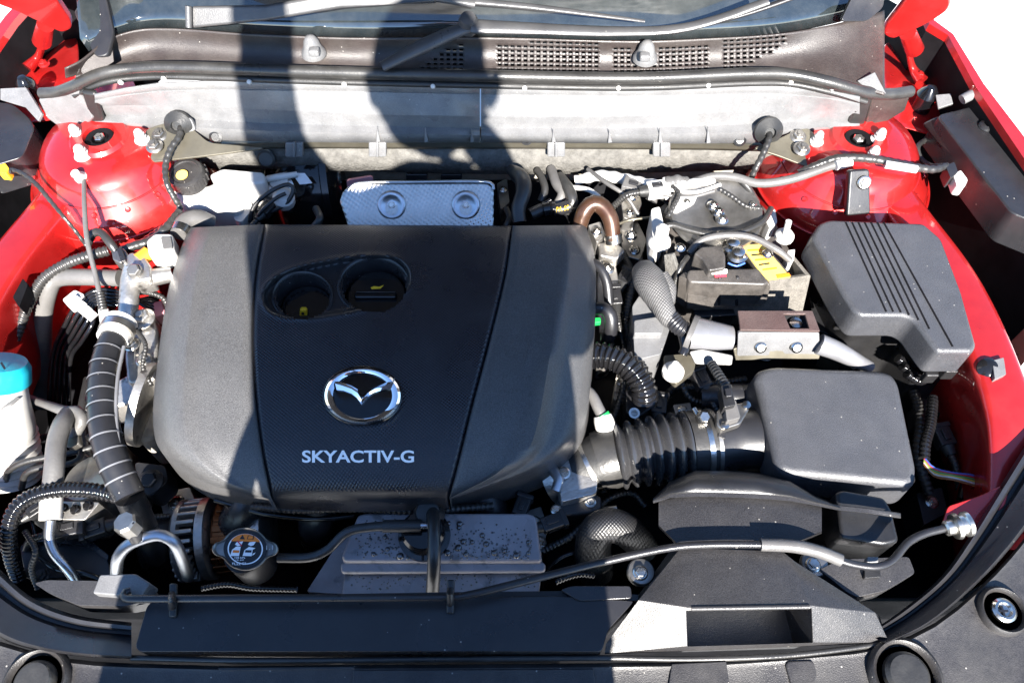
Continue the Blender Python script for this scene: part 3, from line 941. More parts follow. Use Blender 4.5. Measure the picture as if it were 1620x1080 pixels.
WELL = [(414, 476), (416, 458), (432, 438), (470, 421), (540, 407), (596, 402), (632, 407), (649, 424), (652, 445), (643, 464), (612, 481), (555, 495), (492, 505), (450, 504), (424, 494)]
def sd_poly(px, py, poly):
    d = 1e9; inside = False
    n = len(poly)
    for i in range(n):
        ax, ay = poly[i]; bx, by = poly[(i + 1) % n]
        ex, ey = bx - ax, by - ay
        wx, wy = px - ax, py - ay
        t = max(0, min(1, (wx * ex + wy * ey) / (ex * ex + ey * ey)))
        d = min(d, (wx - ex * t) ** 2 + (wy - ey * t) ** 2)
        if (ay > py) != (by > py) and px < (bx - ax) * (py - ay) / (by - ay) + ax: inside = not inside
    d = math.sqrt(d)
    return -d if inside else d
WELLR = rounded(WELL, 14, 3)
CUPS = [(479, 470, 47, 39), (592, 453, 56, 46)]
def well_drop(u, v):
    if not (400 < u < 670 and 390 < v < 520): return 0
    d = sd_poly(u, v, WELLR)
    if d > 5: return 0
    if d > 0: return .0018 * (1 - d / 5)          # raised lip
    k = min(1, -d / 9)
    return .0018 - .0135 * (k * k * (3 - 2 * k))
NU, NV = 130, 150
rows = []
for i in range(NV + 1):
    t = i / NV
    a = cat1(CSL, t); b = cat1(CSR, t)
    r = []
    pa = None
    for j in range(NU + 1):
        s = j / NU
        u = lerp(a[0] + 1.6, b[0] - 1.6, s); v = lerp(a[1], b[1], s) + 5 * math.sin(math.pi * s) * t
        z = zc(v) + .002 - .004 * max(0, 1 - min(s, 1 - s) / .012) + well_drop(u, v)
        p = P(u, v, z)
        if j == 0: r.append(p + Vector((0, 0, -.012)))
        r.append(p)
        if j == NU: r.append(p + Vector((0, 0, -.012)))
    rows.append(r)
first = [p + Vector((0, .004, -.05)) for p in rows[0]]
last = [p + Vector((0, -.002, -.03)) for p in rows[-1]]
allrows = [first] + rows + [last]
def skipc(i, j):
    q = (allrows[i][j] + allrows[i + 1][j + 1]) / 2
    u, v = PX(q)
    return any(((u - cu) / (ru * .90)) ** 2 + ((v - cv) / (rv * .90)) ** 2 < 1 for cu, cv, ru, rv in CUPS)
ctr = grid('centre_panel', allrows, K['weave'], cover, angle=70, skip=skipc)
ctr.data.materials.append(K['satin'])
for pgn in ctr.data.polygons:
    u, v = PX(pgn.center + ctr.location)
    if v > 776 or v < 350: pgn.material_index = 1
    if 405 < u < 660 and 395 < v < 515 and sd_poly(u, v, WELLR) < 1.5: pgn.material_index = 1
# the two deep cups of the finger well
for (cu, cv, ru, rv) in CUPS:
    rws = []
    zt = zc(cv) + .002 - .0117
    base_ = P(cu, cv, zt)
    mpx = M(cu, cv, zt)
    for sc_, dz in ((1.06, -.001), (1.04, .0022), (1.0, .0026), (.955, .001), (.94, -.004), (.91, -.036), (.89, -.038)):
        r = []
        for k in range(48):
            a = 2 * math.pi * k / 48
            q = P(cu + math.cos(a) * ru * sc_, cv + math.sin(a) * rv * sc_, zt)
            r.append(Vector((q.x, q.y, zt + dz)))
        rws.append(r)
    grid('well_cup', rws, K['satin'], cover, angle=50, closed=True)

# emblem (drawn flat on the cover)
def on_cover(u, v, dz): return P(u, v, zc(v) + .002 + dz)
EC = (573.5, 625.5)
n = 56
def ell(rx, ry, dz, c=EC, squash=0.0):
    out = []
    for k in range(n):
        a = 2 * math.pi * k / n
        sn = math.sin(a); cs = math.cos(a)
        yy = ry * sn
        xx = rx * math.copysign(abs(cs) ** .92, cs)
        out.append(on_cover(c[0] + xx, c[1] + yy, dz))
    return out
plate = grid('emblem_plate', [ell(63, 47, -.004), ell(63, 47, .0035), ell(61, 45.5, .0045), ell(30, 22, .0045), ell(1, 1, .0045)], K['gloss'], cover, closed=True, angle=40)
def oring():
    prof = [(0, .004), (.0, .0065), (.30, .0090), (.62, .0082), (1.0, .0062), (1.0, .004)]
    rws = []
    for t, dz in prof:
        r = []
        for k in range(n):
            a = 2 * math.pi * k / n
            cs, sn = math.cos(a), math.sin(a)
            ox = 60 * math.copysign(abs(cs) ** .92, cs); oy = 43.5 * sn
            wdt = 7.5 + 5.5 * abs(cs) ** 1.5
            L_ = math.hypot(ox, oy)
            f = (L_ - wdt * t) / L_
            r.append(on_cover(EC[0] + ox * f, EC[1] + oy * f, dz))
        rws.append(r)
    return grid('emblem_ring', rws, K['chrome'], plate, closed=True, angle=30)
oring()
def zpx(x, y): return (440 + x / 5.4, 560 + y / 5.4)
upL = [(478, 215), (545, 243), (625, 268), (680, 300), (716, 362)]
loL = [(500, 305), (560, 312), (628, 338), (676, 376), (712, 432)]
upR = [(1000, 205), (930, 240), (838, 270), (772, 305), (716, 362)]
loR = [(968, 292), (900, 305), (812, 330), (758, 372), (712, 432)]
for up, lo in ((upL, loL), (upR, loR)):
    rws = []
    A = [zpx(*p) for p in up]; B = [zpx(*p) for p in lo]
    for t, dz in ((0, .004), (0, .0066), (.4, .0098), (1, .0066), (1, .004)):
        rws.append([on_cover(lerp(a[0], b[0], t), lerp(a[1], b[1], t), dz) for a, b in zip(A, B)])
    grid('emblem_wing', rws, K['chrome'], plate, angle=25)
text_mesh('lettering', 'SKYACTIV-G', lambda x, y: on_cover(lerp(478, 655, x), lerp(731.5, 712, y), .0012), K['labelwhite'], cover, bold=.022)

# oil filler cap and dipstick down in the cups
oc = thing('oil_filler_cap', 'round black oil filler cap with yellow oil can mark deep in the cover well', 'oil cap')
c0 = P(592, 453, zc(453) - .010); c1 = P(479, 470, zc(470) - .010)
cpl = Vector((c0.x, c0.y, c0.z - .028))
lathe('cap_body', cpl, (0, -.05, 1), [(.040, -.02), (.040, .004), (.036, .010), (.014, .0105), (0, .0105)], K['gloss'], oc, n=40, angle=40)
box('cap_grip', cpl + Vector((0, -.004, .012)), (.054, .010, .008), K['gloss'], oc, bevel=.003)
zt = cpl.z + .0115
def capmark(nm, pts, mt):
    w_ = [Vector((cpl.x + x, cpl.y + y, zt)) for x, y in pts]
    mk(nm, w_, [list(range(len(w_)))], mt, oc, smooth=False)
capmark('oil_can_mark', [(-.008, .010), (-.004, .0125), (.003, .0115), (.009, .0145), (.005, .0085), (-.006, .0075)], K['yellow'])
capmark('printed_line', [(-.026, .0035), (.024, .0035), (.024, .0026), (-.026, .0026)], K['greyhose'])
pg_ = Vector((c1.x, c1.y, c1.z - .030))
tag(lathe('socket_plug', pg_, (0, -.05, 1), [(.034, -.02), (.034, .004), (.031, .009), (.010, .0094), (0, .0094)], K['gloss'], None, n=40, angle=40), 'round black plug behind the yellow dipstick handle in the cover well', 'plug')
dp = thing('dipstick', 'small yellow oil dipstick handle standing in the engine cover well', 'dipstick')
slab('handle', rounded([(474, 490, .022), (485, 490, .022), (487, 506, .006), (474, 507, .006)], 3), K['yellow'], dp, thick=.006, bevel=.0015)
slab('handle_slot', [(477, 494, .0195), (481, 494, .0195), (481, 498, .0165), (477, 498, .0165)], K['labelblack'], dp, thick=.0008, bevel=0, direction=(0, -.5, .5))
tube('stem', [(480, 502, .010), (480, 500, -.03)], [3], K['steel'], dp)

# engine block below the cover
eng = thing('engine_block', 'dark engine block and intake manifold under the engine cover', 'engine')
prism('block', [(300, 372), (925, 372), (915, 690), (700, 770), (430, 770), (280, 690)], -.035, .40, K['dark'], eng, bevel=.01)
for (u0, u1) in ((395, 372), (512, 500), (640, 640), (770, 790)):
    tube('intake_runner', [(u0, 760, -.09), (u0 - 4, 790, -.085), (u1, 830, -.12), (u1, 850, -.22)], [28, 28, 26, 26], K['satin'], eng, n=16)
lathe('crank_pulley', (236, 640, -.06), (-1, .1, .25), [(.055, 0), (.055, .010), (.04, .012), (.035, .004), (.018, .004), (.016, .012), (0, .012)], K['alu'], eng, n=36)

# ================================================================== front: radiator top cover, scoop, rod
rc = thing('radiator_top_cover', 'long flat black cover lying across the top of the radiator', 'cover')
prism('cover_plate', rounded([(232, 958), (242, 950), (880, 942), (1004, 950), (962, 996), (952, 1030), (220, 1030), (214, 1022)], 6), .010, .05, K['satin'], rc, bevel=.004)
prism('cover_step', rounded([(214, 958), (240, 944), (700, 936), (900, 934), (1010, 940), (1010, 950), (880, 946), (240, 952)], 3), .004, .04, K['black'], rc, bevel=.002)
slab('rear_lip', rounded([(886, 932, .014), (905, 926, .014), (998, 926, .014), (1000, 946, .013), (915, 950, .013)], 6), K['satin'], rc, thick=.02, bevel=.003)

pr = thing('hood_prop_rod', 'black metal hood prop rod with pale grey sleeve lying across the front', 'prop rod')
rod_pts = [(207, 934, .022), (196, 938, .024), (198, 946, .026), (225, 947, .028), (400, 946, .028), (600, 945, .028), (705, 944, .028), (745, 940, .029), (850, 914, .032),
           (960, 887, .034), (1060, 866, .036), (1130, 861, .036), (1203, 861, .036), (1260, 864, .036), (1300, 874, .036), (1335, 888, .034), (1360, 894, .032), (1388, 896, .031),
           (1412, 886, .031), (1436, 858, .032), (1462, 844, .034), (1492, 836, .035), (1514, 829, .036)]
tube('rod', rod_pts, [6.2], K['satin'], pr, n=14, step=.005)
tube('sleeve', [(1203, 861, .036), (1255, 863.5, .036), (1295, 872, .036), (1331, 886, .034)], [10, 10.5, 10], K['greyhose'], pr, n=18, step=.004)
kb = lathe('pivot_knob', (1494, 836, .035), (1, .18, .12), [(.006, 0), (.008, .002), (.008, .009), (.013, .010), (.014, .014), (.011, .016), (.011, .020), (.013, .022), (.013, .026), (.008, .028), (0, .028)], K['zinc'], pr, n=24)
for (u, v) in ((272, 952), (712, 946)):
    cl = thing('rod_clip', 'small black clip holding the prop rod %s' % ('near its hooked end' if u < 500 else 'in front of the wet coolant tank'), 'clip')
    slab('clip_post', [(u - 5, v - 30, .020), (u + 7, v - 30, .020), (u + 6, v + 24, .014), (u - 6, v + 24, .014)], K['black'], cl, thick=.006, bevel=.002)
    tube('clip_jaw', [(u, v - 12, .020), (u, v - 4, .038), (u, v + 8, .026)], [6, 6, 6], K['black'], cl, n=10)

hb = thing('headlamp_bracket', 'grey plastic rod holder bracket beside the radiator pipe hook', 'bracket')
prism('bracket_plate', rounded([(54, 922), (74, 917), (150, 918), (232, 924), (236, 936), (226, 952), (196, 958), (124, 957), (78, 938)], 5), .004, .03, K['blackgrain'], hb, bevel=.003)
prism('bracket_block', rounded([(146, 938), (158, 908), (214, 907), (238, 922), (222, 944)], 4), .016, .025, K['cowl'], hb, bevel=.003)
hb2 = thing('headlamp_bracket', 'dusty grey plastic bracket under the bend of the prop rod', 'bracket')
prism('bracket_plate', rounded([(1296, 900), (1330, 884), (1438, 880), (1448, 906), (1400, 934), (1356, 944), (1340, 936)], 6), .002, .03, K['blackgrain'], hb2, bevel=.004)
prism('rod_cradle', rounded([(1368, 900), (1392, 898), (1394, 912), (1368, 914)], 2), .008, .02, K['black'], hb2, bevel=.001)
slab('bracket_tab', [(1372, 880, .02), (1390, 880, .02), (1390, 889, .02), (1372, 889, .02)], K['cowl'], hb2, thick=.01)
for (u, v, lab) in ((1013, 906, 'zinc bolt on round grey washer beside the braided hose'), (1286, 893, 'zinc bolt on round grey washer under the pale rod sleeve')):
    b = thing('washer_bolt', lab, 'bolt')
    m_ = M(u, v, .0)
    lathe('washer', (u, v, -.008), (0, 0, 1), [(22 * m_, 0), (22 * m_, .005), (20 * m_, .007), (12 * m_, .008), (0, .008)], K['steel'], b, n=30)
    bolt('bolt_head', (u, v, .0), 9, K['zinc'], b, flange=1.35, stud=False)

# air scoop
sc = thing('air_scoop', 'dusty black air intake scoop with wide rectangular mouth', 'air scoop')
T = {  # key points of the scoop
    'bl': P(1076, 866, .028), 'br': P(1238, 872, .028), 'br2': P(1258, 888, .024),
    'ml': P(1090, 960, .040), 'mr': P(1282, 957, .040),
    'fl': P(958, 1018, .012), 'fr': P(1402, 1006, .010),
    'sl': P(1010, 948, .014), 'sr': P(1385, 968, .012)}
zf = -.012
verts = []; names = {}
def V_(k, p): names[k] = len(verts); verts.append(p)
for k, p in T.items(): V_(k, p)
V_('a', P(1086, 966, .038)); V_('b', P(1284, 962, .038))             # mouth top corners (outer)
V_('c', P(1286, 1016, .004)); V_('d', P(1088, 1022, .004))           # mouth bottom corners
V_('gl', P(956, 1034, -.006)); V_('gr', P(1404, 1016, -.006))
V_('gb', P(1060, 870, -.03)); V_('gb2', P(1262, 892, -.03)); V_('gs', P(1000, 955, -.03)); V_('gs2', P(1392, 975, -.03))
# inner mouth
for k, src in (('a2', 'a'), ('b2', 'b'), ('c2', 'c'), ('d2', 'd')):
    V_(k, verts[names[src]] + Vector((.003 if src in 'ad' else -.003, .030 if src in 'ab' else .004, -.075 if src in 'ab' else -.05)))
fcs = [('bl', 'br', 'mr', 'ml'), ('br', 'br2', 'sr', 'mr'), ('bl', 'ml', 'sl'), ('sl', 'ml', 'a', 'd', 'gl', 'fl'), ('ml', 'mr', 'b', 'a'),
       ('mr', 'sr', 'fr', 'gr', 'c', 'b'), ('d', 'c', 'gr', 'gl'), ('a', 'b', 'b2', 'a2'), ('b', 'c', 'c2', 'b2'), ('c', 'd', 'd2', 'c2'), ('d', 'a', 'a2', 'd2'), ('a2', 'b2', 'c2', 'd2'),
       ('bl', 'sl', 'gs', 'gb'), ('sl', 'fl', 'gl', 'gs'), ('br2', 'gb2', 'gs2', 'sr'), ('sr', 'gs2', 'gr', 'fr')]
mk('scoop_shell', verts, [[names[k] for k in f] for f in fcs], K['blackgrain'], sc, bevel=.0035, seg=3)
tube('mouth_rim', [(1094, 962, .039), (1280, 959, .039)], [4], K['blackgrain'], sc)

# snorkel behind it
sn = thing('intake_snorkel', 'black two-piece intake snorkel duct with a raised joint flange', 'duct')
us = [1034, 1060, 1100, 1150, 1200, 1250, 1290, 1330, 1370, 1425]
fl = vrow([(1034, 792), (1060, 784), (1100, 782), (1150, 783), (1200, 785), (1250, 789), (1290, 796), (1330, 804), (1370, 808), (1425, 816)])
hump = vrow([(1034, 790), (1060, 764), (1090, 747), (1150, 746), (1200, 750), (1240, 757), (1290, 786), (1330, 802), (1425, 815)])
zfl = .022
grid('upper_shell', [[(u, hump(u) - 3, -.05) for u in us[:8]], [(u, hump(u), .010) for u in us[:8]], [(u, lerp(hump(u), fl(u), .35), .026) for u in us[:8]], [(u, lerp(hump(u), fl(u), .8), .026) for u in us[:8]], [(u, fl(u) - 1, .022) for u in us[:8]]], K['black'], sn, angle=60)
grid('joint_flange', [[(u, fl(u) - 5, zfl - .004) for u in us], [(u, fl(u) - 4, zfl + .002) for u in us], [(u, fl(u) + 3, zfl + .002) for u in us], [(u, fl(u) + 4, zfl - .006) for u in us]], K['blackgrain'], sn, solid=.003, angle=40)
ul = [1042, 1080, 1130, 1180, 1222, 1240, 1262, 1300]
fb = vrow([(1042, 830), (1080, 868), (1130, 872), (1180, 872), (1222, 872), (1240, 868), (1262, 856), (1300, 840)])
grid('lower_shell', [[(u, fl(u) + 3, .018) for u in ul], [(u, lerp(fl(u), fb(u), .3), .022) for u in ul], [(u, lerp(fl(u), fb(u), .7), .024) for u in ul], [(u, fb(u), .026) for u in ul], [(u, fb(u) + 4, -.05) for u in ul]], K['blackgrain'], sn, angle=60)
prism('resonator_box', rounded([(1322, 778), (1334, 774), (1400, 786), (1412, 806), (1424, 856), (1400, 862), (1330, 850)], 8), .006, .12, K['black'], sn, bevel=.006)

# coolant expansion tank with drops
tk = thing('coolant_tank', 'grey plastic coolant expansion tank beaded with water drops', 'coolant tank')
prism('upper_shell', rounded([(566, 814), (578, 811), (838, 811), (848, 816), (857, 888), (545, 888), (540, 880)], 7), -.050, .04, K['tank'], tk, bevel=.005, draft=.03)
prism('joint_flange', rounded([(538, 892), (545, 886), (856, 886), (864, 892), (862, 904), (540, 906)], 5), -.058, .008, K['tank'], tk, bevel=.003)
prism('lower_shell', rounded([(546, 903), (858, 900), (852, 940), (540, 944)], 5), -.072, .10, K['tank'], tk, bevel=.006)
prism('side_wing', rounded([(484, 936), (546, 840), (560, 832), (556, 890), (548, 940)], 6), -.085, .06, K['tank'], tk, bevel=.006)
lathe('tank_cap', (672, 848, -.050), (0, 0, 1), [(.030, 0), (.030, .006), (.025, .008), (.025, .020), (.022, .024), (0, .024)], K['gloss'], tk, n=36)
dv, df = [], []
rd = random.Random(3)
drops = [(727, 828, 5), (710, 827, 4), (726, 834, 4), (763, 846, 4.5), (733, 856, 5), (747, 857, 4), (769, 860, 5), (725, 866, 6), (708, 874, 5.5), (737, 876, 4.5), (782, 874, 5), (798, 871, 4),
         (817, 878, 5.5), (836, 857, 4), (836, 874, 3.5), (609, 849, 4), (613, 868, 4), (633, 879, 6), (591, 876, 4), (645, 882, 3.5), (586, 853, 3), (626, 867, 3), (631, 853, 3.5)]
for k in range(420):
    drops.append((rd.uniform(562, 842), rd.triangular(817, 885, 880), rd.uniform(.7, 2.0)))
for k in range(110):
    drops.append((rd.uniform(555, 850), rd.uniform(908, 932), rd.uniform(.7, 1.9)))
for (u, v, r) in drops:
    z = -.0495 if v < 890 else -.0715
    if (u - 672) ** 2 + ((v - 848) * 1.2) ** 2 < 44 ** 2: continue
    c = P(u, v, z); R_ = r * M(u, v, z)
    b0 = len(dv); nn = 10 if r > 3 else 6
    for (rr, hh) in ((1, 0), (.86, .32), (.5, .55)):
        for q in range(nn):
            a = 2 * math.pi * q / nn
            dv.append(c + Vector((math.cos(a) * rr * R_, math.sin(a) * rr * R_, hh * R_)))
    dv.append(c + Vector((0, 0, .6 * R_)))
    for L_ in range(2):
        for q in range(nn):
            j = (q + 1) % nn
            df.append([b0 + L_ * nn + q, b0 + L_ * nn + j, b0 + (L_ + 1) * nn + j, b0 + (L_ + 1) * nn + q])
    for q in range(nn):
        df.append([b0 + 2 * nn + q, b0 + 2 * nn + (q + 1) % nn, b0 + 3 * nn])
dr = mk('water_drops', dv, df, K['water'], tk, angle=80)
tag(dr, kind='stuff')
# overflow hose between cap and radiator cap
hs = thing('overflow_hose', 'black overflow hose bending from radiator cap neck to coolant tank', 'hose')
tube('hose', [(440, 882, -.035), (490, 881, -.032), (520, 868, -.028), (548, 842, -.022), (590, 833, -.020), (664, 831, -.020)], [7.5], K['rubberhose'], hs, n=16)
tube('hose_end', [(606, 832, -.020), (666, 831, -.020)], [10, 10], K['rubber'], hs, n=16)
tube('tank_nipple', [(664, 831, -.020), (682, 831, -.022)], [6], K['alupipe'], hs)
pp = thing('tank_pipe', 'upright black pipe standing over the coolant tank cap', 'pipe')
tube('pipe', [(684, 806, -.03), (686, 830, -.012), (687, 870, -.012), (686, 905, -.03), (684, 940, -.06)], [13, 10, 10.5, 11, 11], K['rubberhose'], pp, n=16)
lathe('pipe_boss', (678, 812, -.03), (0, -.2, 1), [(.017, -.03), (.018, .0), (.013, .010), (0, .012)], K['rubber'], pp, n=24)

# radiator cap
rcp = thing('radiator_pressure_cap', 'two-eared steel radiator cap with orange and black warning label', 'radiator cap')
zr = -.010
cx_, cy_ = 388, 868
m_ = M(cx_, cy_, zr)
out = []
for k in range(96):
    a = 2 * math.pi * k / 96
    ca, sa = math.cos(a), math.sin(a)
    r = 38.0
    if abs(sa) < .30:
        r = max(r, 40 * abs(ca) + math.sqrt(max(0, 13 ** 2 - (40 * sa) ** 2)))
    elif abs(sa) < .46:
        r = lerp(42.5, 38, (abs(sa) - .30) / .16)
    out.append((cx_ + ca * r, cy_ + sa * r * .9))
def capring(sc_, dz): return [P(cx_ + (u - cx_) * sc_, cy_ + (v - cy_) * sc_, zr + dz) for u, v in out]
grid('cap_plate', [capring(.97, -.016), capring(1.0, -.012), capring(1.0, .0), capring(.97, .003), capring(.93, .0022), capring(.88, .0), capring(.02, .0)], K['steel'], rcp, closed=True, angle=40)
lathe('filler_neck', (cx_, cy_ + 4, zr - .016), (0, 0, 1), [(.024, -.05), (.024, 0)], K['satin'], rcp, n=24)
def disc(r, dz, rin=0.0, a0=0, a1=360, nn=48):
    pts = []
    for k in range(nn + 1):
        a = math.radians(lerp(a0, a1, k / nn))
        pts.append(a)
    outer = [P(cx_ + math.cos(a) * r, cy_ - math.sin(a) * r * .87, zr + dz) for a in pts]
    inner = [P(cx_ + math.cos(a) * rin, cy_ - math.sin(a) * rin * .87, zr + dz) for a in pts]
    return outer, inner
o_, i_ = disc(34.5, .0016, 0.5)
lab = grid('label', [o_, i_], K['labelblack'], rcp)
o_, i_ = disc(28, .0021, 26)
grid('label_ring', [o_, i_], K['labelwhite'], lab)
seg_ = [P(cx_ + 27 * math.cos(math.radians(a)), cy_ - 24 * math.sin(math.radians(a)), zr + .0026) for a in range(28, 153, 5)]
mk('label_warning_band', seg_, [list(range(len(seg_)))], K['labelorange'], lab, smooth=False)
def flat(nm, pts, mt, dz=.0026):
    w_ = [P(u, v, zr + dz) for u, v in pts]
    return mk(nm, w_, [list(range(len(w_)))], mt, lab, smooth=False)
def cz(x, y): return (330 + x / 10.8, 820 + y / 10.8)
flat('warning_triangle', [cz(525, 348), cz(582, 272), cz(618, 350)], K['labelblack'], .0030)
for e in ([(652, 350), (675, 285), (775, 288), (768, 352)],):
    q = [cz(*p) for p in e]
    flat('manual_icon', q, K['labelblack'], .0030)
    flat('manual_page', [(lerp(713 / 10.8 + 330, a, .75), lerp(319 / 10.8 + 820, b, .75)) for a, b in q], K['labelorange'], .0033)
flat('hand_icon', [cz(450, 440), cz(480, 400), cz(590, 385), cz(560, 450), cz(500, 470)], K['labelwhite'])
flat('cross_mark', [cz(480, 380), cz(500, 372), cz(575, 460), cz(555, 470)], K['labelred'], .0030)
flat('hot_tank_icon', [cz(365, 635), cz(400, 530), cz(470, 475), cz(550, 475), cz(520, 638)], K['labelwhite'])
flat('hot_water_icon', [cz(408, 578), cz(420, 535), cz(528, 540), cz(515, 582)], K['labelorange'], .0030)
flat('hand_icon', [cz(670, 440), cz(700, 400), cz(812, 388), cz(770, 450), cz(720, 468)], K['labelwhite'])
flat('cold_tank_icon', [cz(580, 635), cz(612, 535), cz(690, 480), cz(800, 500), cz(755, 530), cz(735, 638)], K['labelwhite'])
flat('cold_water_icon', [cz(618, 575), cz(632, 535), cz(738, 538), cz(728, 578)], K['labelblack'], .0030)
flat('arrow_icon', [cz(740, 625), cz(760, 595), cz(800, 575), cz(790, 600), cz(760, 622)], K['labelwhite'])
def lbl(txt, x0, x1, yb, yt, mt, dz=.0028):
    text_mesh('lettering', txt, lambda x, y: P(330 + lerp(x0, x1, x) / 10.8, 820 + lerp(yb, yt, y) / 10.8, zr + dz), mt, lab, depth=.0002, bold=.01)
lbl('108 kPa', 445, 625, 680, 650, K['labelwhite'])
lbl('16 psi', 465, 600, 718, 690, K['labelwhite'])
lbl('FL22', 405, 545, 790, 748, K['labelwhite'])
lbl('C3', 568, 640, 785, 745, K['labelwhite'])
lbl('1.1', 985, 1100, 530, 455, K['alu'], .0016)

# ================================================================== brake side of the bay (filler, pipes, hoses)
def T_(name, pts, r, mt, label, cat, group=None, **kw):
    o = tube(name, pts, r, mt, None, **kw)
    tag(o, label, cat, group)
    return o

# white caps on the tower studs
for (u, v, s, lab) in ((124, 206, 1, 'white stud cap beside the grey cowl end wall on the red tower'), (133, 238, 1.15, 'white stud cap before the strut nut on the brake side tower'), (226, 213, 1, 'white stud cap beside the olive bracket of the brake side tower'),
                       (1291, 216, .9, 'white stud cap beside the olive bracket of the battery side tower'), (1388, 212, 1, 'white stud cap by the corner cover on the battery side tower'), (1378, 240, 1, 'white stud cap behind the taped harness on the battery side tower')):
    o = lathe('stud_cap', (u, v + 10, .034), (0, -.05, 1), [(.0105 * s, 0), (.0108 * s, .003), (.0075 * s, .005), (.0078 * s, .009), (.0066 * s, .010), (.0070 * s, .014), (.0058 * s, .015), (.0056 * s, .019), (.003 * s, .022), (0, .0225)], K['white'], None, n=18, angle=50)
    tag(o, lab, 'stud cap')

# ---- brake fluid reservoir, master cylinder and booster
br = thing('brake_fluid_reservoir', 'milky white brake fluid reservoir with ribbed black screw cap', 'reservoir')
prism('tank', [(u, v, -.012) for u, v in rounded([(268, 302), (286, 290), (330, 292), (352, 276), (390, 282), (394, 300), (372, 330), (330, 328), (284, 326)], 8)], None, .05, K['milky'], br, bevel=.008, draft=.02)
prism('rear_tank', [(u, v, .0) for u, v in rounded([(330, 276), (352, 266), (418, 272), (420, 288), (380, 292), (345, 300)], 6)], None, .04, K['milky'], br, bevel=.006)
cp = lathe('screw_cap', (302, 287, -.010), (-.05, -.12, 1), [(.026, 0), (.027, .004), (.027, .016), (.025, .021), (.020, .022), (.019, .020), (0, .020)], K['trim'], br, n=36, angle=40)
for k in range(18):
    a = 2 * math.pi * k / 18
    c = P(302, 287, -.010) + Vector((math.cos(a) * .0272, math.sin(a) * .0272, .010))
    box('grip_rib', c, (.003, .003, .013), K['trim'], cp, rotz=a, bevel=.0008)
c = P(300, 286, -.010)
lathe('cap_mark', P(288, 277, .0128), (-.05, -.12, 1), [(.0085, 0), (.0085, .0008), (0, .0008)], K['yellowlabel'], cp, n=18)
prism('outlet', [(u, v, -.03) for u, v in rounded([(368, 318), (392, 300), (400, 330), (382, 352), (370, 348)], 5)], None, .06, K['milky'], br, bevel=.006)
bb = thing('brake_booster', 'glossy black round brake booster with white printed label', 'brake booster')
lathe('booster_shell', P(512, 300, -.13) + Vector((-.09, 0, 0)), (1, .12, 0), [(0, 0), (.050, .0), (.085, .016), (.105, .045), (.112, .085), (.112, .100), (.116, .102), (.116, .112), (.10, .118), (.09, .13)], K['gloss'], bb, n=48, angle=40)
slab('booster_label', [(462, 274, -.02), (482, 274, -.02), (494, 290, -.034), (474, 292, -.034)], K['labelwhite'], bb, thick=.001, bevel=0)
mc = thing('master_cylinder', 'white metal brake master cylinder with black pipes beside the booster', 'master cylinder')
tube('cylinder', [(385, 322, -.05), (430, 304, -.045), (462, 292, -.045)], [26, 24, 22], K['alu'], mc, n=18)
tube('pipe_loop', [(396, 352, -.04), (402, 326, -.02), (430, 302, -.005), (455, 292, .0), (464, 300, -.005), (452, 322, -.02), (412, 345, -.04)], [3.5], K['black'], mc)
tube('pipe_loop', [(404, 354, -.04), (412, 336, -.02), (436, 314, -.008), (452, 306, -.006)], [3], K['black'], mc)
lathe('sensor_block', (450, 318, -.03), (.2, -.3, 1), [(.016, 0), (.016, .014), (.010, .02), (0, .02)], K['white'], mc, n=12)
o = slab('firewall_pad', rounded([(548, 286, -.04), (590, 279, -.04), (592, 294, -.055), (550, 300, -.055)], 5), K['pink'], None, thick=.006)
tag(o, 'small pale pink pad on the firewall behind the heat shield', 'pad')
for (u, v) in ((660, 282), (715, 282)):
    o = slab('firewall_bracket', [(u - 18, v - 6, -.045), (u + 16, v - 6, -.045), (u + 16, v + 8, -.06), (u - 18, v + 8, -.06)], K['black'], None, thick=.01, bevel=.002)
    tag(o, 'black bracket under the felt strip behind the heat shield', 'bracket', 'black brackets behind the heat shield')

# grounding lead rising from the brace
hn = thing('harness_lead', 'taped black harness lead hanging from a grommet on the cowl panel above the brake reservoir', 'harness')
tube('lead', [(286, 198, .045), (284, 215, .045), (270, 236, .04), (262, 262, .03), (264, 290, .02), (275, 312, .005), (284, 330, -.01), (272, 350, -.01), (256, 362, -.02), (230, 380, -.03)], [5.5], K['rubberhose'], hn, rib=(.009, .0008))
lathe('grommet', P(284, 196, .045), (0, -.9, .4), [(.020, 0), (.020, .006), (.014, .010), (.008, .014), (.008, .008)], K['rubber'], hn, n=22)
slab('grommet_lug', rounded([(266, 188, .052), (280, 180, .06), (302, 188, .056), (310, 206, .04), (296, 210, .04)], 5), K['cowl'], hn, thick=.006)
hn2 = thing('harness_lead', 'taped black harness lead hanging from a grommet on the cowl panel above the battery', 'harness')
tube('lead', [(1217, 208, .045), (1216, 222, .045), (1206, 246, .035), (1196, 266, .025), (1184, 292, .0)], [5.5], K['rubberhose'], hn2, rib=(.009, .0008))
lathe('grommet', P(1215, 206, .045), (0, -.9, .4), [(.020, 0), (.020, .006), (.014, .010), (.008, .014), (.008, .008)], K['rubber'], hn2, n=22)
slab('grommet_lug', rounded([(1194, 202, .045), (1204, 190, .055), (1226, 186, .056), (1240, 196, .052), (1238, 212, .04)], 5), K['cowl'], hn2, thick=.006)

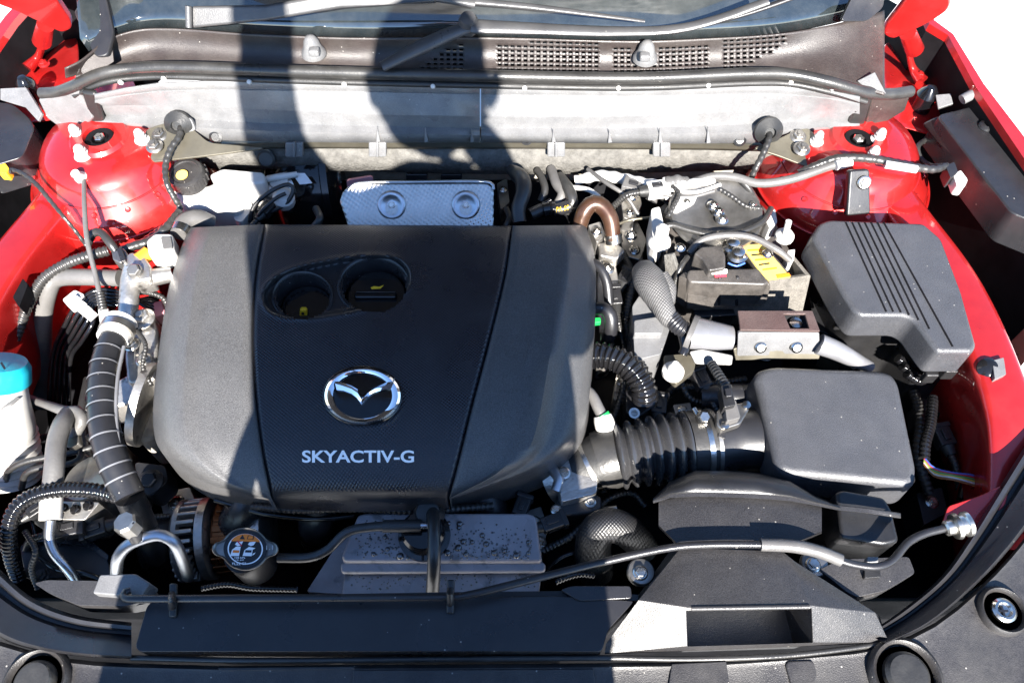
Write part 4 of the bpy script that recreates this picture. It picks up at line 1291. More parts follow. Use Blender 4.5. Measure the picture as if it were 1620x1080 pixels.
# sensor wires on the brake side tower
T_('sensor_wire', [(8, 268, .03), (30, 272, .03), (56, 290, .028), (80, 318, .025), (100, 342, .02), (120, 366, .0), (136, 388, -.02)], [4, 4, 3.5, 3.5], K['rubberhose'], 'speckled black wire running from the yellow connector down the red tower', 'wire', rib=(.012, .0006))
yc = thing('yellow_connector', 'small yellow connector on the fender rail by the red tower', 'connector')
prism('connector_body', [(u, v, .035) for u, v in rounded([(-4, 262), (8, 258), (14, 266), (10, 274), (-4, 272)], 2)], None, .015, K['yellow'], yc, bevel=.002)
tube('wire_boot', [(8, 270, .03), (20, 272, .03)], [5, 4], K['rubber'], yc)
wl2 = thing('speed_sensor_lead', 'straight grey lead dropping from a white clip on the red tower', 'lead')
tube('lead', [(133, 284, .03), (134, 330, .03), (138, 380, .02), (150, 430, .0), (158, 466, -.01)], [4], K['greyhose'], wl2)
tube('lead_boot', [(158, 464, -.01), (164, 492, -.02)], [7, 7.5], K['rubberhose'], wl2, rib=(.004, .0008))
tube('lead_plug', [(164, 490, -.02), (167, 518, -.03)], [8, 7], K['white'], wl2)
lathe('lead_clip', (132, 284, .025), (0, -.4, 1), [(.010, 0), (.010, .006), (.007, .010), (.006, .022), (0, .024)], K['white'], wl2, n=14)
slab('clip_base', [(116, 288, .02), (150, 286, .02), (152, 300, .01), (118, 302, .01)], K['red'], wl2, thick=.004)

# hoses in front of the tower
ac = thing('refrigerant_pipe', 'white aluminium refrigerant pipe with bolted block and pale valve box', 'pipe')
tube('pipe', [(212, 428, .0), (206, 450, -.005), (204, 480, -.01), (200, 508, -.02)], [17, 15, 15, 14], K['alu'], ac, n=18)
prism('block', [(u, v, .012) for u, v in rounded([(192, 412), (206, 398), (226, 402), (238, 420), (240, 440), (204, 446)], 5)], None, .03, K['alu'], ac, bevel=.004)
bl = bolt('block_bolt', (214, 429, .014), 10, K['steel'], ac, axis=(0, -.3, 1), flange=1.2, stud=False)
tube('collar', [(220, 412, .005), (236, 400, .005)], [12, 12], K['orange'], ac, n=16)
prism('valve_box', [(u, v, .02) for u, v in rounded([(230, 380), (244, 368), (272, 368), (276, 396), (252, 410), (234, 402)], 5)], None, .03, K['white'], ac, bevel=.005)
prism('valve_window', [(u, v, .0215) for u, v in rounded([(254, 374), (270, 374), (273, 392), (258, 394)], 3)], None, .004, K['greyhose'], ac, bevel=.001)
tube('side_stub', [(236, 440, .0), (272, 434, -.005)], [14, 12], K['alu'], ac, n=16)
T_('heater_hose', [(0, 585, -.10), (14, 560, -.08), (30, 520, -.06), (45, 480, -.04), (70, 440, -.02), (110, 415, -.01), (150, 402, .0), (172, 396, .0)], [9], K['rubberhose'], 'ribbed black loom running along the fender toward the clamp', 'hose', rib=(.006, .0012))
T_('grey_pipe', [(66, 640, -.22), (66, 560, -.14), (68, 500, -.08), (78, 455, -.04), (92, 440, -.03), (130, 438, -.025), (190, 440, -.02)], [15, 15, 14, 13], K['greyhose'], 'bent grey insulated pipe beside the red inner fender', 'pipe', n=18)
T_('vacuum_hose', [(138, 386, .0), (146, 370, .01), (160, 368, .012), (174, 384, .01), (184, 398, .0)], [7], K['rubberhose'], 'short arched grey hose at the front of the red tower', 'hose')
T_('vacuum_hose', [(284, 336, .0), (262, 362, .005), (240, 380, .0), (210, 390, .0), (185, 400, -.005)], [8], K['rubberhose'], 'thick black hose passing behind the pale valve box', 'hose', rib=(.010, .0008))
hc = thing('hose_clamp', 'dark metal clamp block where hoses meet before the red tower', 'clamp')
prism('clamp_body', [(u, v, .012) for u, v in rounded([(176, 398), (196, 392), (204, 404), (190, 416), (178, 410)], 3)], None, .02, K['steel'], hc, bevel=.002)
prism('clamp_strap', [(u, v, .017) for u, v in rounded([(184, 393), (192, 391), (199, 411), (191, 414)], 2)], None, .02, K['satin'], hc, bevel=.001)
eh = thing('engine_pipe_stub', 'grey pipe elbow by the back corner of the engine cover', 'pipe')
tube('elbow', [(282, 372, .0), (292, 352, .0), (312, 346, -.005), (334, 354, -.02)], [13, 14, 15, 14], K['greyhose'], eh, n=16)
tube('elbow_clamp', [(283, 370, .0), (288, 360, .0)], [15, 15], K['zinc'], eh, n=16)

# brake lines: bundle of black pipes with white comb clip
bcl = thing('pipe_comb', 'white comb clip gathering the black brake pipes', 'clip')
for k in range(4):
    tube('comb_finger', [(112 + k * 9, 484 + k * 7, -.03), (124 + k * 9, 470 + k * 8, -.028)], [6, 6], K['white'], bcl, n=12)
prism('comb_plate', [(u, v, -.028) for u, v in rounded([(98, 474), (118, 458), (134, 466), (112, 488)], 4)], None, .012, K['white'], bcl, bevel=.002)
for k in range(5):
    d = k * 7
    o = tube('brake_pipe', [(262 - d * .4, 500 - d, -.06), (236, 478 - d * .6 + 10, -.05), (190, 462 + d * .7, -.04), (150, 460 + d * .8, -.035), (122 + d * .9, 482 + d, -.04), (104 + d * .9, 512 + d, -.06), (84 + d, 560 + d * .3, -.10), (78 + d * 1.1, 640, -.16), (84 + d, 700, -.24)],
             [3.6], K['gloss'], None, n=10)
    tag(o, 'thin glossy black brake pipe curving through the white comb clip', 'pipe', 'black brake pipes through the comb clip')

# red sensor box and block details right of the lines
o = prism('red_relay', [(u, v, -.05) for u, v in rounded([(236, 480), (256, 474), (262, 496), (244, 502)], 3)], None, .02, K['pink'], None, bevel=.003)
tag(o, 'small pinkish relay block beside the engine cover side', 'relay')
eb = thing('engine_mount', 'cast aluminium engine mount pieces beside the engine cover', 'engine mount')
prism('mount_casting', [(u, v, -.03) for u, v in rounded([(204, 512), (214, 490), (236, 486), (250, 520), (246, 600), (200, 606), (196, 560)], 8)], None, .10, K['alu'], eb, bevel=.008)
prism('mount_arm', [(u, v, -.06) for u, v in rounded([(128, 630), (150, 606), (186, 600), (240, 570), (250, 580), (238, 620), (196, 640), (150, 648)], 10)], None, .05, K['alu'], eb, bevel=.008)
bolt('mount_bolt', (226, 505, -.026), 13, K['alu'], eb, flange=1.5)
bolt('mount_bolt', (208, 545, -.026), 10, K['zinc'], eb, flange=1.3)
bolt('mount_bolt', (228, 570, -.026), 9, K['zinc'], eb, flange=1.4)
prism('mount_foot', [(u, v, -.08) for u, v in rounded([(196, 640), (226, 610), (246, 620), (246, 690), (222, 700), (198, 668)], 10)], None, .08, K['beige'], eb, bevel=.008)

# wrapped hose
wh = thing('wrapped_hose', 'thick black hose wrapped with tape rings running down from a white clamp', 'hose')
wpts = [(186, 520, .0), (174, 548, .005), (164, 585, .008), (162, 640, .008), (168, 690, .005), (182, 735, -.005), (205, 785, -.02)]
tube('hose', wpts, [21, 21.5, 22, 22.5, 23, 23], K['satin'], wh, n=24, step=.005)
path, L_ = spline(PL(wpts), .001)
for (u, v) in ((172, 556), (165, 580), (163, 603), (162, 624), (162, 646), (165, 668), (170, 690), (177, 711), (186, 733), (194, 752)):
    q = P(u, v, .006)
    i = min(range(2, len(path) - 3), key=lambda k: (path[k] - q).length)
    seg = [path[i - 1], path[i + 1]]
    rr = lerp(21.6, 23.4, i / len(path)) * M(165, 640, .006)
    vv, ff = sweep_data([path[i - 1], path[i], path[i + 1]], rr + .0008, 28, False)
    mk('tape_ring', vv, ff, K['silvertape'], wh)
tube('clamp_collar', [(178, 536, .002), (192, 508, -.002)], [24, 25], K['white'], wh, n=24)
tube('clamp_band', [(183, 528, .002), (187, 519, .0)], [27, 27], K['zinc'], wh, n=24)
tube('hose_tail', [(205, 785, -.02), (226, 830, -.06), (250, 880, -.12)], [22, 20, 18], K['black'], wh, n=18)
tube('side_wire', [(196, 548, .01), (186, 600, .012), (184, 660, .012), (192, 720, .005), (214, 775, -.01)], [3], K['silvertape'], wh)

# washer bottle neck
wb = thing('washer_filler', 'white corrugated washer filler neck with bright blue cap', 'washer filler')
tube('neck', [(6, 684, -.075), (8, 705, -.09), (10, 726, -.105), (12, 752, -.125)], [47, 49, 50, 50], K['milky'], wb, n=40, rib=(.009, .004, 1.5))
tube('neck_top', [(0, 606, -.005), (2, 640, -.03), (5, 672, -.06), (7, 700, -.09)], [36, 40, 45, 42], K['milky'], wb, n=40)
cpa = (P(0, 596, .0) - P(2, 640, -.03)).normalized()
cpp = lathe('cap', P(0, 608, -.008), cpa, [(.031, 0), (.034, .003), (.034, .022), (.030, .030), (.016, .033), (0, .033)], K['cyan'], wb, n=40, angle=45)
slab('cap_groove', [(0, 574, .029), (3, 572, .029), (9, 582, .027), (6, 584, .027)], K['labelblack'], cpp, thick=.0012, bevel=0)
tube('neck_strap', [(-34, 650, -.02), (-6, 646, -.012), (12, 640, -.008), (26, 628, -.010)], [7, 7], K['greyhose'], wb, n=10, flat=.5)

# coolant pipe and hook pipes at the bottom
cpz = thing('coolant_pipe', 'bent aluminium pipe with worn rubber sleeve and bright crimp collar', 'pipe')
tube('rubber_sleeve', [(108, 656, -.03), (98, 672, -.02), (90, 700, -.018), (86, 740, -.02), (82, 780, -.03)], [14, 15, 15, 15], K['greyhose'], cpz, n=20)
tube('crimp_collar', [(82, 776, -.03), (80, 822, -.04)], [17.5, 16.5], K['white'], cpz, n=24)
tube('pipe', [(80, 822, -.04), (78, 850, -.05), (86, 874, -.06), (108, 900, -.075), (122, 922, -.09)], [8], K['alupipe'], cpz, n=16)
tube('hook_bend', [(46, 630, -.06), (80, 642, -.04), (104, 650, -.03), (122, 650, -.028), (130, 664, -.03), (122, 680, -.04), (112, 700, -.05)], [6.5, 6.5, 8, 9, 9], K['greyhose'], cpz, n=16)
prism('pipe_bracket', [(u, v, -.04) for u, v in rounded([(106, 682), (122, 672), (126, 700), (112, 708), (104, 706)], 3)], None, .01, K['steel'], cpz, bevel=.001)
up = thing('radiator_pipe', 'aluminium U-shaped pipe with hexagonal grey service cap', 'pipe')
tube('pipe', [(184, 912, -.075), (186, 884, -.045), (200, 864, -.03), (224, 852, -.022), (252, 846, -.022), (274, 856, -.028), (286, 878, -.05), (298, 912, -.09)], [9.5], K['alupipe'], up, n=18)
tube('service_port', [(218, 852, -.02), (208, 838, -.008)], [12, 11], K['satin'], up, n=20)
lathe('service_cap', (207, 834, -.008), (-.15, .12, 1), [(.0125, -.004), (.013, .0), (.013, .013), (.011, .016), (.0, .016)], K['steel'], up, n=8, angle=25)
slab('cap_letter', [(203, 826, .0085), (212, 825, .0085), (212, 828, .0085), (203, 829, .0085)], K['labelblack'], up, thick=.0008, bevel=0)

# loom and black boxes deep in the corner
T_('wiring_loom', [(190, 786, -.03), (150, 776, -.02), (100, 774, -.02), (52, 784, -.02), (24, 806, -.025), (14, 840, -.04), (18, 880, -.07), (30, 915, -.10)], [13, 13, 13, 12], K['gloss'], 'fat black corrugated wiring loom looping round the front corner', 'wiring loom', rib=(.0055, .0016), n=16)
T_('washer_line', [(10, 760, -.10), (14, 744, -.07), (40, 730, -.06), (80, 722, -.06), (120, 714, -.06), (150, 704, -.06), (140, 690, -.065)], [5], K['rubber'], 'thin black line crossing below the washer filler neck', 'hose')
T_('washer_line', [(34, 772, -.09), (42, 748, -.065), (70, 738, -.06), (110, 733, -.06), (128, 722, -.06), (126, 700, -.06)], [5], K['rubber'], 'second thin black line beside the corrugated filler neck base', 'hose')
ab = thing('brake_modulator', 'metal brake modulator block with pipe unions under the loom', 'brake modulator')
prism('block', [(u, v, -.06) for u, v in rounded([(46, 800), (84, 792), (158, 794), (134, 822), (40, 820)], 4)], None, .07, K['alu'], ab, bevel=.003)
for (u, v) in ((58, 806), (100, 804), (120, 806), (140, 800)):
    bolt('pipe_union', (u, v, -.06), 7, K['gloss'], ab, flange=1.2)
lathe('pump_motor', (140, 758, -.08), (-.2, .1, 1), [(.040, -.08), (.040, -.01), (.034, .0), (.030, .004), (0, .005)], K['steel'], ab, n=32)
jb = thing('junction_box', 'black box with a moulded lid deep behind the rod holder', 'box')
prism('box', [(u, v, -.10) for u, v in rounded([(30, 862), (60, 850), (140, 856), (170, 880), (176, 910), (40, 915)], 8)], None, .10, K['black'], jb, bevel=.006)
prism('lid_rim', [(u, v, -.093) for u, v in rounded([(36, 858), (60, 846), (140, 852), (172, 878), (170, 886), (138, 862), (62, 856), (40, 866)], 3)], None, .01, K['satin'], jb, bevel=.002)
bolt('box_bolt', (68, 910, -.09), 9, K['black'], jb, flange=1.3)
T_('ground_wire', [(40, 800, -.06), (52, 830, -.07), (56, 860, -.08), (50, 900, -.10)], [3], K['gloss'], 'thin black wire dropping beside the crimped pipe', 'wire')
pb = thing('pulley_bracket', 'black bracket with a big hex bolt below the engine cover side', 'bracket')
prism('plate', [(u, v, -.10) for u, v in rounded([(212, 730), (262, 736), (266, 760), (240, 784), (222, 780)], 8)], None, .04, K['black'], pb, bevel=.004)
bolt('bracket_bolt', (238, 762, -.09), 13, K['black'], pb, flange=1.6, stud=False)

# ---- alternator
al = thing('alternator', 'finned alternator housing with copper windings behind the radiator cap', 'alternator')
A0 = P(338, 850, -.15)
axd = Vector((1, .12, .0)).normalized()
lathe('stator_winding', A0 + axd * .010, axd, [(0.0437, 0), (0.0470, .004), (0.0470, .038), (0.0420, .042)], K['copper'], al, n=40)
lathe('rear_housing', A0 - axd * .028, axd, [(.0, 0), (0.0378, .0), (0.0386, .018), (0.0521, .020), (0.0521, .030), (0.0462, .034)], K['alu'], al, n=40)
lathe('front_housing', A0 + axd * .048, axd, [(0.0521, 0), (0.0521, .014), (.05, .022), (.0, .024)], K['alu'], al, n=40)
for k in range(26):
    a = 2 * math.pi * k / 26
    rad = Vector((0, math.cos(a), math.sin(a)))
    R3 = Matrix((axd, rad, axd.cross(rad))).transposed()
    box('fin', A0 - axd * .022 + rad * .0466, (.024, .011, .005), K['alu'], al, rot=R3, bevel=.0015)
lathe('end_ring', A0 - axd * .040, axd, [(0.0386, 0), (0.0470, .0), (0.0521, .004), (0.0521, .010), (0.0386, .010)], K['alu'], al, n=40)
lathe('slot_core', A0 - axd * .036, axd, [(0.0395, 0), (0.0395, .030)], K['dark'], al, n=30)
for k in range(22):
    a = 2 * math.pi * k / 22
    rad = Vector((0, math.cos(a), math.sin(a)))
    R3 = Matrix((axd, rad, axd.cross(rad))).transposed()
    box('coil', A0 + axd * .030 + rad * .0475, (.034, .003, .009), K['copper'], al, rot=R3, bevel=.0015)
lathe('pulley', A0 - axd * .085, axd, [(0, 0), (.030, 0), (.034, .004), (.030, .008), (.034, .012), (.030, .016), (.034, .020), (.034, .040), (.02, .044)], K['black'], al, n=32)

# ================================================================== behind the engine cover
hsd = thing('heat_shield', 'quilted silver aluminium heat shield with two round dimples', 'heat shield')
def hs_z(u, v):
    z = lerp(.010, -.028, (v - 288) / 72)
    return z
rows = []
for i in range(25):
    t = i / 24
    v = lerp(290, 362, t)
    l = curve1([(0, 566), (.06, 552), (.2, 543), (.4, 538), (.8, 548), (1, 552)], t)[0]
    r = curve1([(0, 768), (.08, 778), (.15, 781), (1, 781)], t)[0]
    rows.append([(lerp(l, r, j / 48), v, hs_z(lerp(l, r, j / 48), v)) for j in range(49)])
grid('shield_sheet', rows, K['shield'], hsd, solid=.0015, angle=60)
tube('shield_edge', [(552, 300, .006), (570, 290, .012), (660, 288, .013), (768, 288, .012), (781, 300, .006)], [2.5], K['alupipe'], hsd, n=8)
for (u, v) in ((620, 324), (737, 324)):
    pz = P(u, v, hs_z(u, v))
    lathe('dimple', pz + Vector((0, -.003, .002)), (0, -.72, .70), [(.021, -.004), (.020, .001), (.017, .0022), (.013, .0), (.008, -.002), (.006, -.002)], K['alupipe'], hsd, n=30, angle=60)
    bolt('shield_bolt', (u, v, -.0085), 4.5, K['zinc'], hsd, axis=(0, -.62, .78), flange=1.4)

o = tube('coolant_hose', [(808, 268, -.02), (826, 284, .0), (828, 304, .0), (820, 330, -.01), (822, 352, -.02)], [9, 13, 13, 12, 11], K['rubberhose'], None, n=18)
tag(o, 'thick black coolant hose standing right next to the heat shield', 'hose')
for k, (pts, r, mt, lab) in enumerate((
        ([(850, 270, -.03), (858, 284, -.02), (862, 300, -.02), (856, 318, -.03)], 6, 'rubberhose', 'thin black hose on the pale firewall behind the engine cover'),
        ([(872, 268, -.03), (880, 290, -.02), (890, 306, -.02), (882, 324, -.03)], 8, 'greyhose', 'grey bent hose between black hoses at the firewall'),
        ([(886, 280, -.03), (900, 300, -.01), (906, 320, -.015), (896, 334, -.03)], 9, 'rubberhose', 'black hose bending down to the yellow printed joint'),
        ([(838, 340, -.02), (862, 330, -.02), (880, 332, -.02), (902, 326, -.015)], 10, 'satin', 'black hose with yellow print lying behind the engine cover'))):
    o = tube('coolant_hose', pts, [r], K[mt], None, n=14); tag(o, lab, 'hose')
o = text_mesh('hose_print', 'PA 60', lambda x, y: P(lerp(880, 900, x), lerp(336, 328, y) - 4 * x, -.004), K['yellow'], None, depth=.0004)
o.parent = None
for q in list(scene.objects):
    if q.get('label', '').startswith('black hose with yellow print'):
        o.location = o.location - q.location; o.parent = q
hcp = thing('hose_clip', 'black spring clip on the hose behind the engine cover', 'clip')
tube('clip_band', [(858, 332, -.02), (868, 330, -.02)], [12.5], K['gloss'], hcp, n=16)
tube('clip_band', [(872, 330, -.02), (878, 330, -.02)], [12], K['gloss'], hcp, n=16)
tube('clip_ear', [(862, 322, -.012), (872, 316, -.008)], [3], K['gloss'], hcp, n=8)
eg = thing('exhaust_gas_pipe', 'rusty brown metal pipe arching beside the engine cover', 'pipe')
tube('pipe', [(916, 362, -.02), (924, 336, .0), (938, 322, .008), (954, 328, .005), (966, 348, -.005), (970, 380, -.025)], [12, 13, 13.5, 13, 12], K['rust'], eg, n=20)
tube('pipe_clamp', [(969, 370, -.02), (971, 384, -.03)], [14.5, 14.5], K['zinc'], eg, n=20)
prism('mount_flange', [(u, v, -.035) for u, v in rounded([(946, 384), (972, 380), (990, 396), (976, 410), (948, 404)], 4)], None, .02, K['alu'], eg, bevel=.003)

# cylinder head end, pale castings and clutter between cover and battery
ch = thing('cylinder_head_end', 'pale cast aluminium cylinder head end beside the engine cover', 'engine casting')
prism('casting', [(u, v, -.05) for u, v in rounded([(946, 408), (972, 404), (978, 440), (974, 540), (950, 548), (944, 470)], 6)], None, .12, K['alu'], ch, bevel=.006)
bolt('casting_bolt', (960, 425, -.045), 8, K['zinc'], ch)
T_('bypass_hose', [(940, 488, -.01), (956, 488, -.008), (966, 500, -.012), (966, 524, -.03), (958, 550, -.06)], [10, 11, 11, 11], K['satin'], 'glossy black hose elbow above a green clip by the engine cover', 'hose', n=16)
T_('bypass_hose', [(938, 415, .0), (950, 424, .0), (960, 446, -.01), (964, 480, -.03)], [7, 8, 8], K['satin'], 'long black hose hugging the engine cover side', 'hose', n=14)
o = prism('green_clip', [(u, v, -.025) for u, v in rounded([(934, 502), (950, 502), (951, 509), (934, 511)], 2)], None, .008, K['green'], None, bevel=.001)
tag(o, 'small bright green clip under the black hose elbow', 'clip')
for (pts, lab) in (([(975, 356, -.03), (996, 348, -.02), (1030, 344, -.02)], 'thin brown wire tube with clips beside the battery'), ([(978, 320, -.03), (1002, 300, -.02), (1020, 280, -.01)], 'thin olive pipe rising to the firewall behind the battery')):
    o = tube('small_pipe', pts, [2.4], K['oliveplate'], None, n=8); tag(o, lab, 'pipe')
wp = thing('harness_bundle', 'white taped harness bundle along the firewall behind the battery', 'harness')
tube('bundle', [(910, 286, -.03), (950, 278, -.02), (990, 284, -.01), (1030, 292, .0), (1080, 292, .01), (1130, 285, .012)], [9, 10, 10, 9, 7], K['white'], wp, n=16, rib=(.02, .0015))
tube('bundle_arm', [(1030, 318, -.01), (1040, 300, .0), (1070, 288, .01), (1110, 300, .0)], [10, 12, 12, 8], K['greyhose'], wp, n=14, rib=(.012, .002))
tube('loose_wire', [(1060, 300, .008), (1100, 304, .008), (1140, 292, .012)], [3], K['white'], wp)
tube('loose_wire', [(1050, 308, .005), (1090, 312, .004), (1130, 302, .008)], [3], K['greyhose'], wp)

# big harness over the tower
hv = thing('tower_harness', 'taped grey harness draped over the battery side tower to a pale plug', 'harness')
tube('main_loom', [(1080, 296, .0), (1120, 280, .015), (1160, 280, .02), (1200, 290, .022), (1250, 284, .03), (1310, 264, .04), (1340, 256, .045)], [5, 6.5, 7, 7, 7], K['greyhose'], hv, n=14)
tube('taped_loom', [(1262, 274, .03), (1300, 258, .042), (1330, 250, .05), (1380, 252, .05), (1430, 262, .05), (1475, 268, .045), (1498, 262, .04)], [6, 7, 7.5, 7, 6], K['rubberhose'], hv, rib=(.011, .0008))
tube('white_tape', [(1400, 260, .052), (1450, 268, .05)], [6.5, 6.5], K['white'], hv)
tube('tape_joint', [(1322, 262, .046), (1346, 256, .048)], [8, 8], K['white'], hv)
tube('branch', [(1172, 284, .02), (1186, 300, .01), (1198, 320, -.01)], [5], K['rubberhose'], hv)
prism('pale_plug', [(u, v, .04) for u, v in rounded([(1508, 276), (1520, 268), (1532, 284), (1526, 296), (1514, 294)], 4)], None, .018, K['milky'], hv, bevel=.003)
prism('plug_collar', [(u, v, .044) for u, v in rounded([(1496, 262), (1510, 256), (1516, 272), (1504, 282)], 3)], None, .02, K['satin'], hv, bevel=.003)
T_('loop_wire', [(1466, 220, .0), (1452, 232, .005), (1456, 250, .0), (1472, 262, .0), (1490, 262, .01)], [4], K['rubber'], 'black wire loop against the red panel beside the corner cover', 'wire')
ub = thing('upright_bracket', 'satin black upright bracket bolted over the red tower side', 'bracket')
slab('bracket_face', rounded([(1345, 270, .066), (1376, 268, .066), (1378, 338, .018), (1340, 342, .018)], 4), K['satin'], ub, thick=.012, bevel=.003)
bolt('bracket_bolt', (1367, 289, .054), 8, K['zinc'], ub, axis=(0, -.8, .5), flange=1.4)

# ================================================================== battery
bt = thing('battery', 'dusty car battery in an open sleeve with yellow warning label', 'battery')
prism('case', [(u, v, -.03) for u, v in rounded([(1040, 330), (1060, 316), (1200, 318), (1222, 340), (1262, 420), (1276, 446), (1092, 440), (1050, 420)], 8)], None, .2, K['battery'], bt, bevel=.006)
slab('sleeve_front', [(1080, 446, -.005), (1222, 444, -.005), (1278, 436, -.005), (1262, 500, -.06), (1100, 500, -.06)], K['cardboard'], bt, thick=.006, bevel=.001)
slab('sleeve_side', [(1276, 436, -.005), (1244, 398, -.005), (1240, 410, -.05), (1262, 498, -.06)], K['cardboard'], bt, thick=.006, bevel=.001, direction=(1, 0, 0))
slab('yellow_label', [(1172, 388, -.004), (1206, 386, -.004), (1250, 438, -.004), (1212, 443, -.004)], K['yellowlabel'], bt, thick=.002, bevel=0)
slab('label_stripe', [(1230, 440, -.0035), (1251, 437, -.0035), (1248, 432, -.0035), (1228, 435, -.0035)], K['labelorange'], bt, thick=.0006, bevel=0, direction=(0, 0, 1))
for k in range(5):
    t0 = .12 + k * .15
    ua, va = lerp(1176, 1216, t0), lerp(389, 440, t0); ub, vb = lerp(1203, 1243, t0), lerp(388, 436, t0)
    slab('label_print', [(ua + 2, va, -.0036), (lerp(ua, ub, .9 - .2 * (k % 2)), lerp(va, vb, .9), -.0036), (lerp(ua, ub, .9 - .2 * (k % 2)), lerp(va, vb, .9) + 2.2, -.0036), (ua + 2, va + 2.2, -.0036)], K['labelblack' if k % 2 else 'labelorange'], bt, thick=.0003, bevel=0, direction=(0, 0, 1))
prism('label_base', [(u, v, -.0055) for u, v in [(1168, 386), (1207, 383), (1254, 438), (1212, 446)]], None, .03, K['battery'], bt, bevel=.001)
for (u0, v0) in ((1156, 395), (1164, 410)):
    p_ = lathe('terminal_clamp', (u0, v0, -.006), (0, 0, 1), [(.013, 0), (.013, .008), (.009, .010), (.009, .018), (.006, .020), (0, .020)], K['zinc'], bt, n=16)
    bolt('terminal_nut', (u0 + 10, v0 - 4, .0), 6, K['zinc'], p_)
tube('terminal_ring', [(1152, 416, .004), (1165, 421, .004), (1178, 416, .004)], [1.6], WIRE[0], bt)
# fuse link cover on the positive post
fl_ = thing('fusible_link_cover', 'dusty dark fusible link cover clipped over the battery front', 'cover')
prism('cover_top', [(u, v, .012) for u, v in rounded([(1086, 436), (1090, 426), (1200, 424), (1218, 446), (1210, 450), (1092, 446)], 4)], None, .045, K['battery'], fl_, bevel=.003)
slab('cover_front', rounded([(1088, 440, .010), (1200, 438, .010), (1220, 452, .004), (1212, 482, -.035), (1086, 490, -.04)], 4), K['battery'], fl_, thick=.012, bevel=.002)
slab('cover_left', rounded([(1074, 436, .004), (1088, 442, .008), (1084, 488, -.04), (1070, 478, -.04)], 3), K['battery'], fl_, thick=.012, bevel=.002)
for u in (1139, 1167):
    slab('front_rib', [(u - 2, 440, .014), (u + 3, 440, .014), (u + 1, 484, -.035), (u - 4, 484, -.035)], K['satin'], fl_, thick=.006, bevel=.001)
prism('hinge_block', [(u, v, .026) for u, v in rounded([(1098, 400), (1110, 390), (1140, 388), (1148, 402), (1148, 424), (1122, 428), (1112, 410)], 4)], None, .03, K['battery'], fl_, bevel=.003)
slab('latch_mark', [(1130, 434, .0145), (1148, 433, .0145), (1149, 438, .0135), (1131, 439, .0135)], K['labelred'], fl_, thick=.001, bevel=0, direction=(0, 0, 1))
slab('latch_tab', rounded([(1124, 428, .020), (1150, 427, .020), (1150, 434, .016), (1125, 435, .016)], 2), K['alu'], fl_, thick=.002, bevel=0, direction=(0, 0, 1))
# hold-down bar, cables over the battery
hd = thing('battery_tray_lid', 'round dished metal tray over the rear half of the battery', 'tray')
prism('rim', [(u, v, .0) for u, v in rounded([(1048, 332), (1066, 314), (1100, 310), (1196, 314), (1212, 332), (1206, 350), (1170, 366), (1110, 366), (1060, 352)], 12)], None, .03, K['battery'], hd, bevel=.004)
lathe('dish', (1132, 337, .0015), (0, -.1, 1), [(.066, .0), (.064, .004), (.058, .004), (.054, .0015), (0, .0005)], K['steel'], hd, n=48)
for (u, v) in ((1128, 326), (1142, 348), (1136, 336)):
    bolt('dish_bolt', (u, v, .006), 7, K['zinc'], hd)
prism('foam_edge', [(u, v, .006) for u, v in rounded([(1060, 324), (1072, 310), (1104, 308), (1098, 322), (1066, 338)], 4)], None, .02, K['white'], hd, bevel=.004)
T_('battery_cable', [(1044, 372, .0), (1060, 356, .008), (1090, 364, .008), (1130, 372, .008), (1170, 368, .008), (1205, 352, .008), (1220, 330, .0)], [5], K['rubberhose'], 'black battery cable curving round the dished tray', 'cable')
T_('battery_cable', [(1090, 400, .0), (1110, 380, .01), (1150, 372, .014), (1190, 376, .014), (1230, 396, .01), (1250, 412, .0)], [5.5], K['greyhose'], 'grey battery cable arching over the yellow label', 'cable')
hr = thing('hold_down_rod', 'grey battery hold-down rod with white end beside the red tower', 'rod')
tube('rod', [(1240, 378, .0), (1248, 350, .03)], [5, 5], K['white'], hr, n=12)
lathe('rod_nut', (1240, 376, -.004), (0, 0, 1), [(.013, 0), (.013, .006), (.008, .012), (0, .012)], K['white'], hr, n=12)
hr2 = thing('hold_down_rod', 'thin steel battery hold-down rod with pale wing nut by the rusty pipe', 'rod')
tube('rod', [(1036, 432, -.10), (1040, 392, -.02), (1042, 372, .0)], [3], K['steel'], hr2, n=10)
lathe('wing_nut', (1043, 384, -.005), (0, 0, 1), [(.016, 0), (.015, .006), (.010, .012), (.009, .030), (.005, .034), (0, .034)], K['white'], hr2, n=16)
prism('rod_hook', [(u, v, .01) for u, v in rounded([(1030, 330), (1044, 326), (1054, 372), (1040, 384), (1032, 372)], 4)], None, .05, K['white'], hr2, bevel=.004)
for (pts, lab) in (([(1210, 336), (1226, 330), (1230, 352), (1218, 362), (1212, 350)], 'pale moulded hook at the battery corner beside the tower'), ([(1246, 396), (1258, 394), (1256, 412), (1246, 420)], 'pale moulded hook at the sleeve corner beside the yellow label')):
    o = prism('battery_hook', [(u, v, .0) for u, v in rounded(pts, 3)], None, .03, K['white'], None, bevel=.003); tag(o, lab, 'hook')
o = slab('insulation_flap', [(1050, 404, .01), (1064, 402, .012), (1078, 446, -.01), (1070, 480, -.05), (1056, 470, -.05)], K['felt'], None, thick=.006)
tag(o, 'grey felt flap at the side of the battery by the braided sleeve', 'flap')

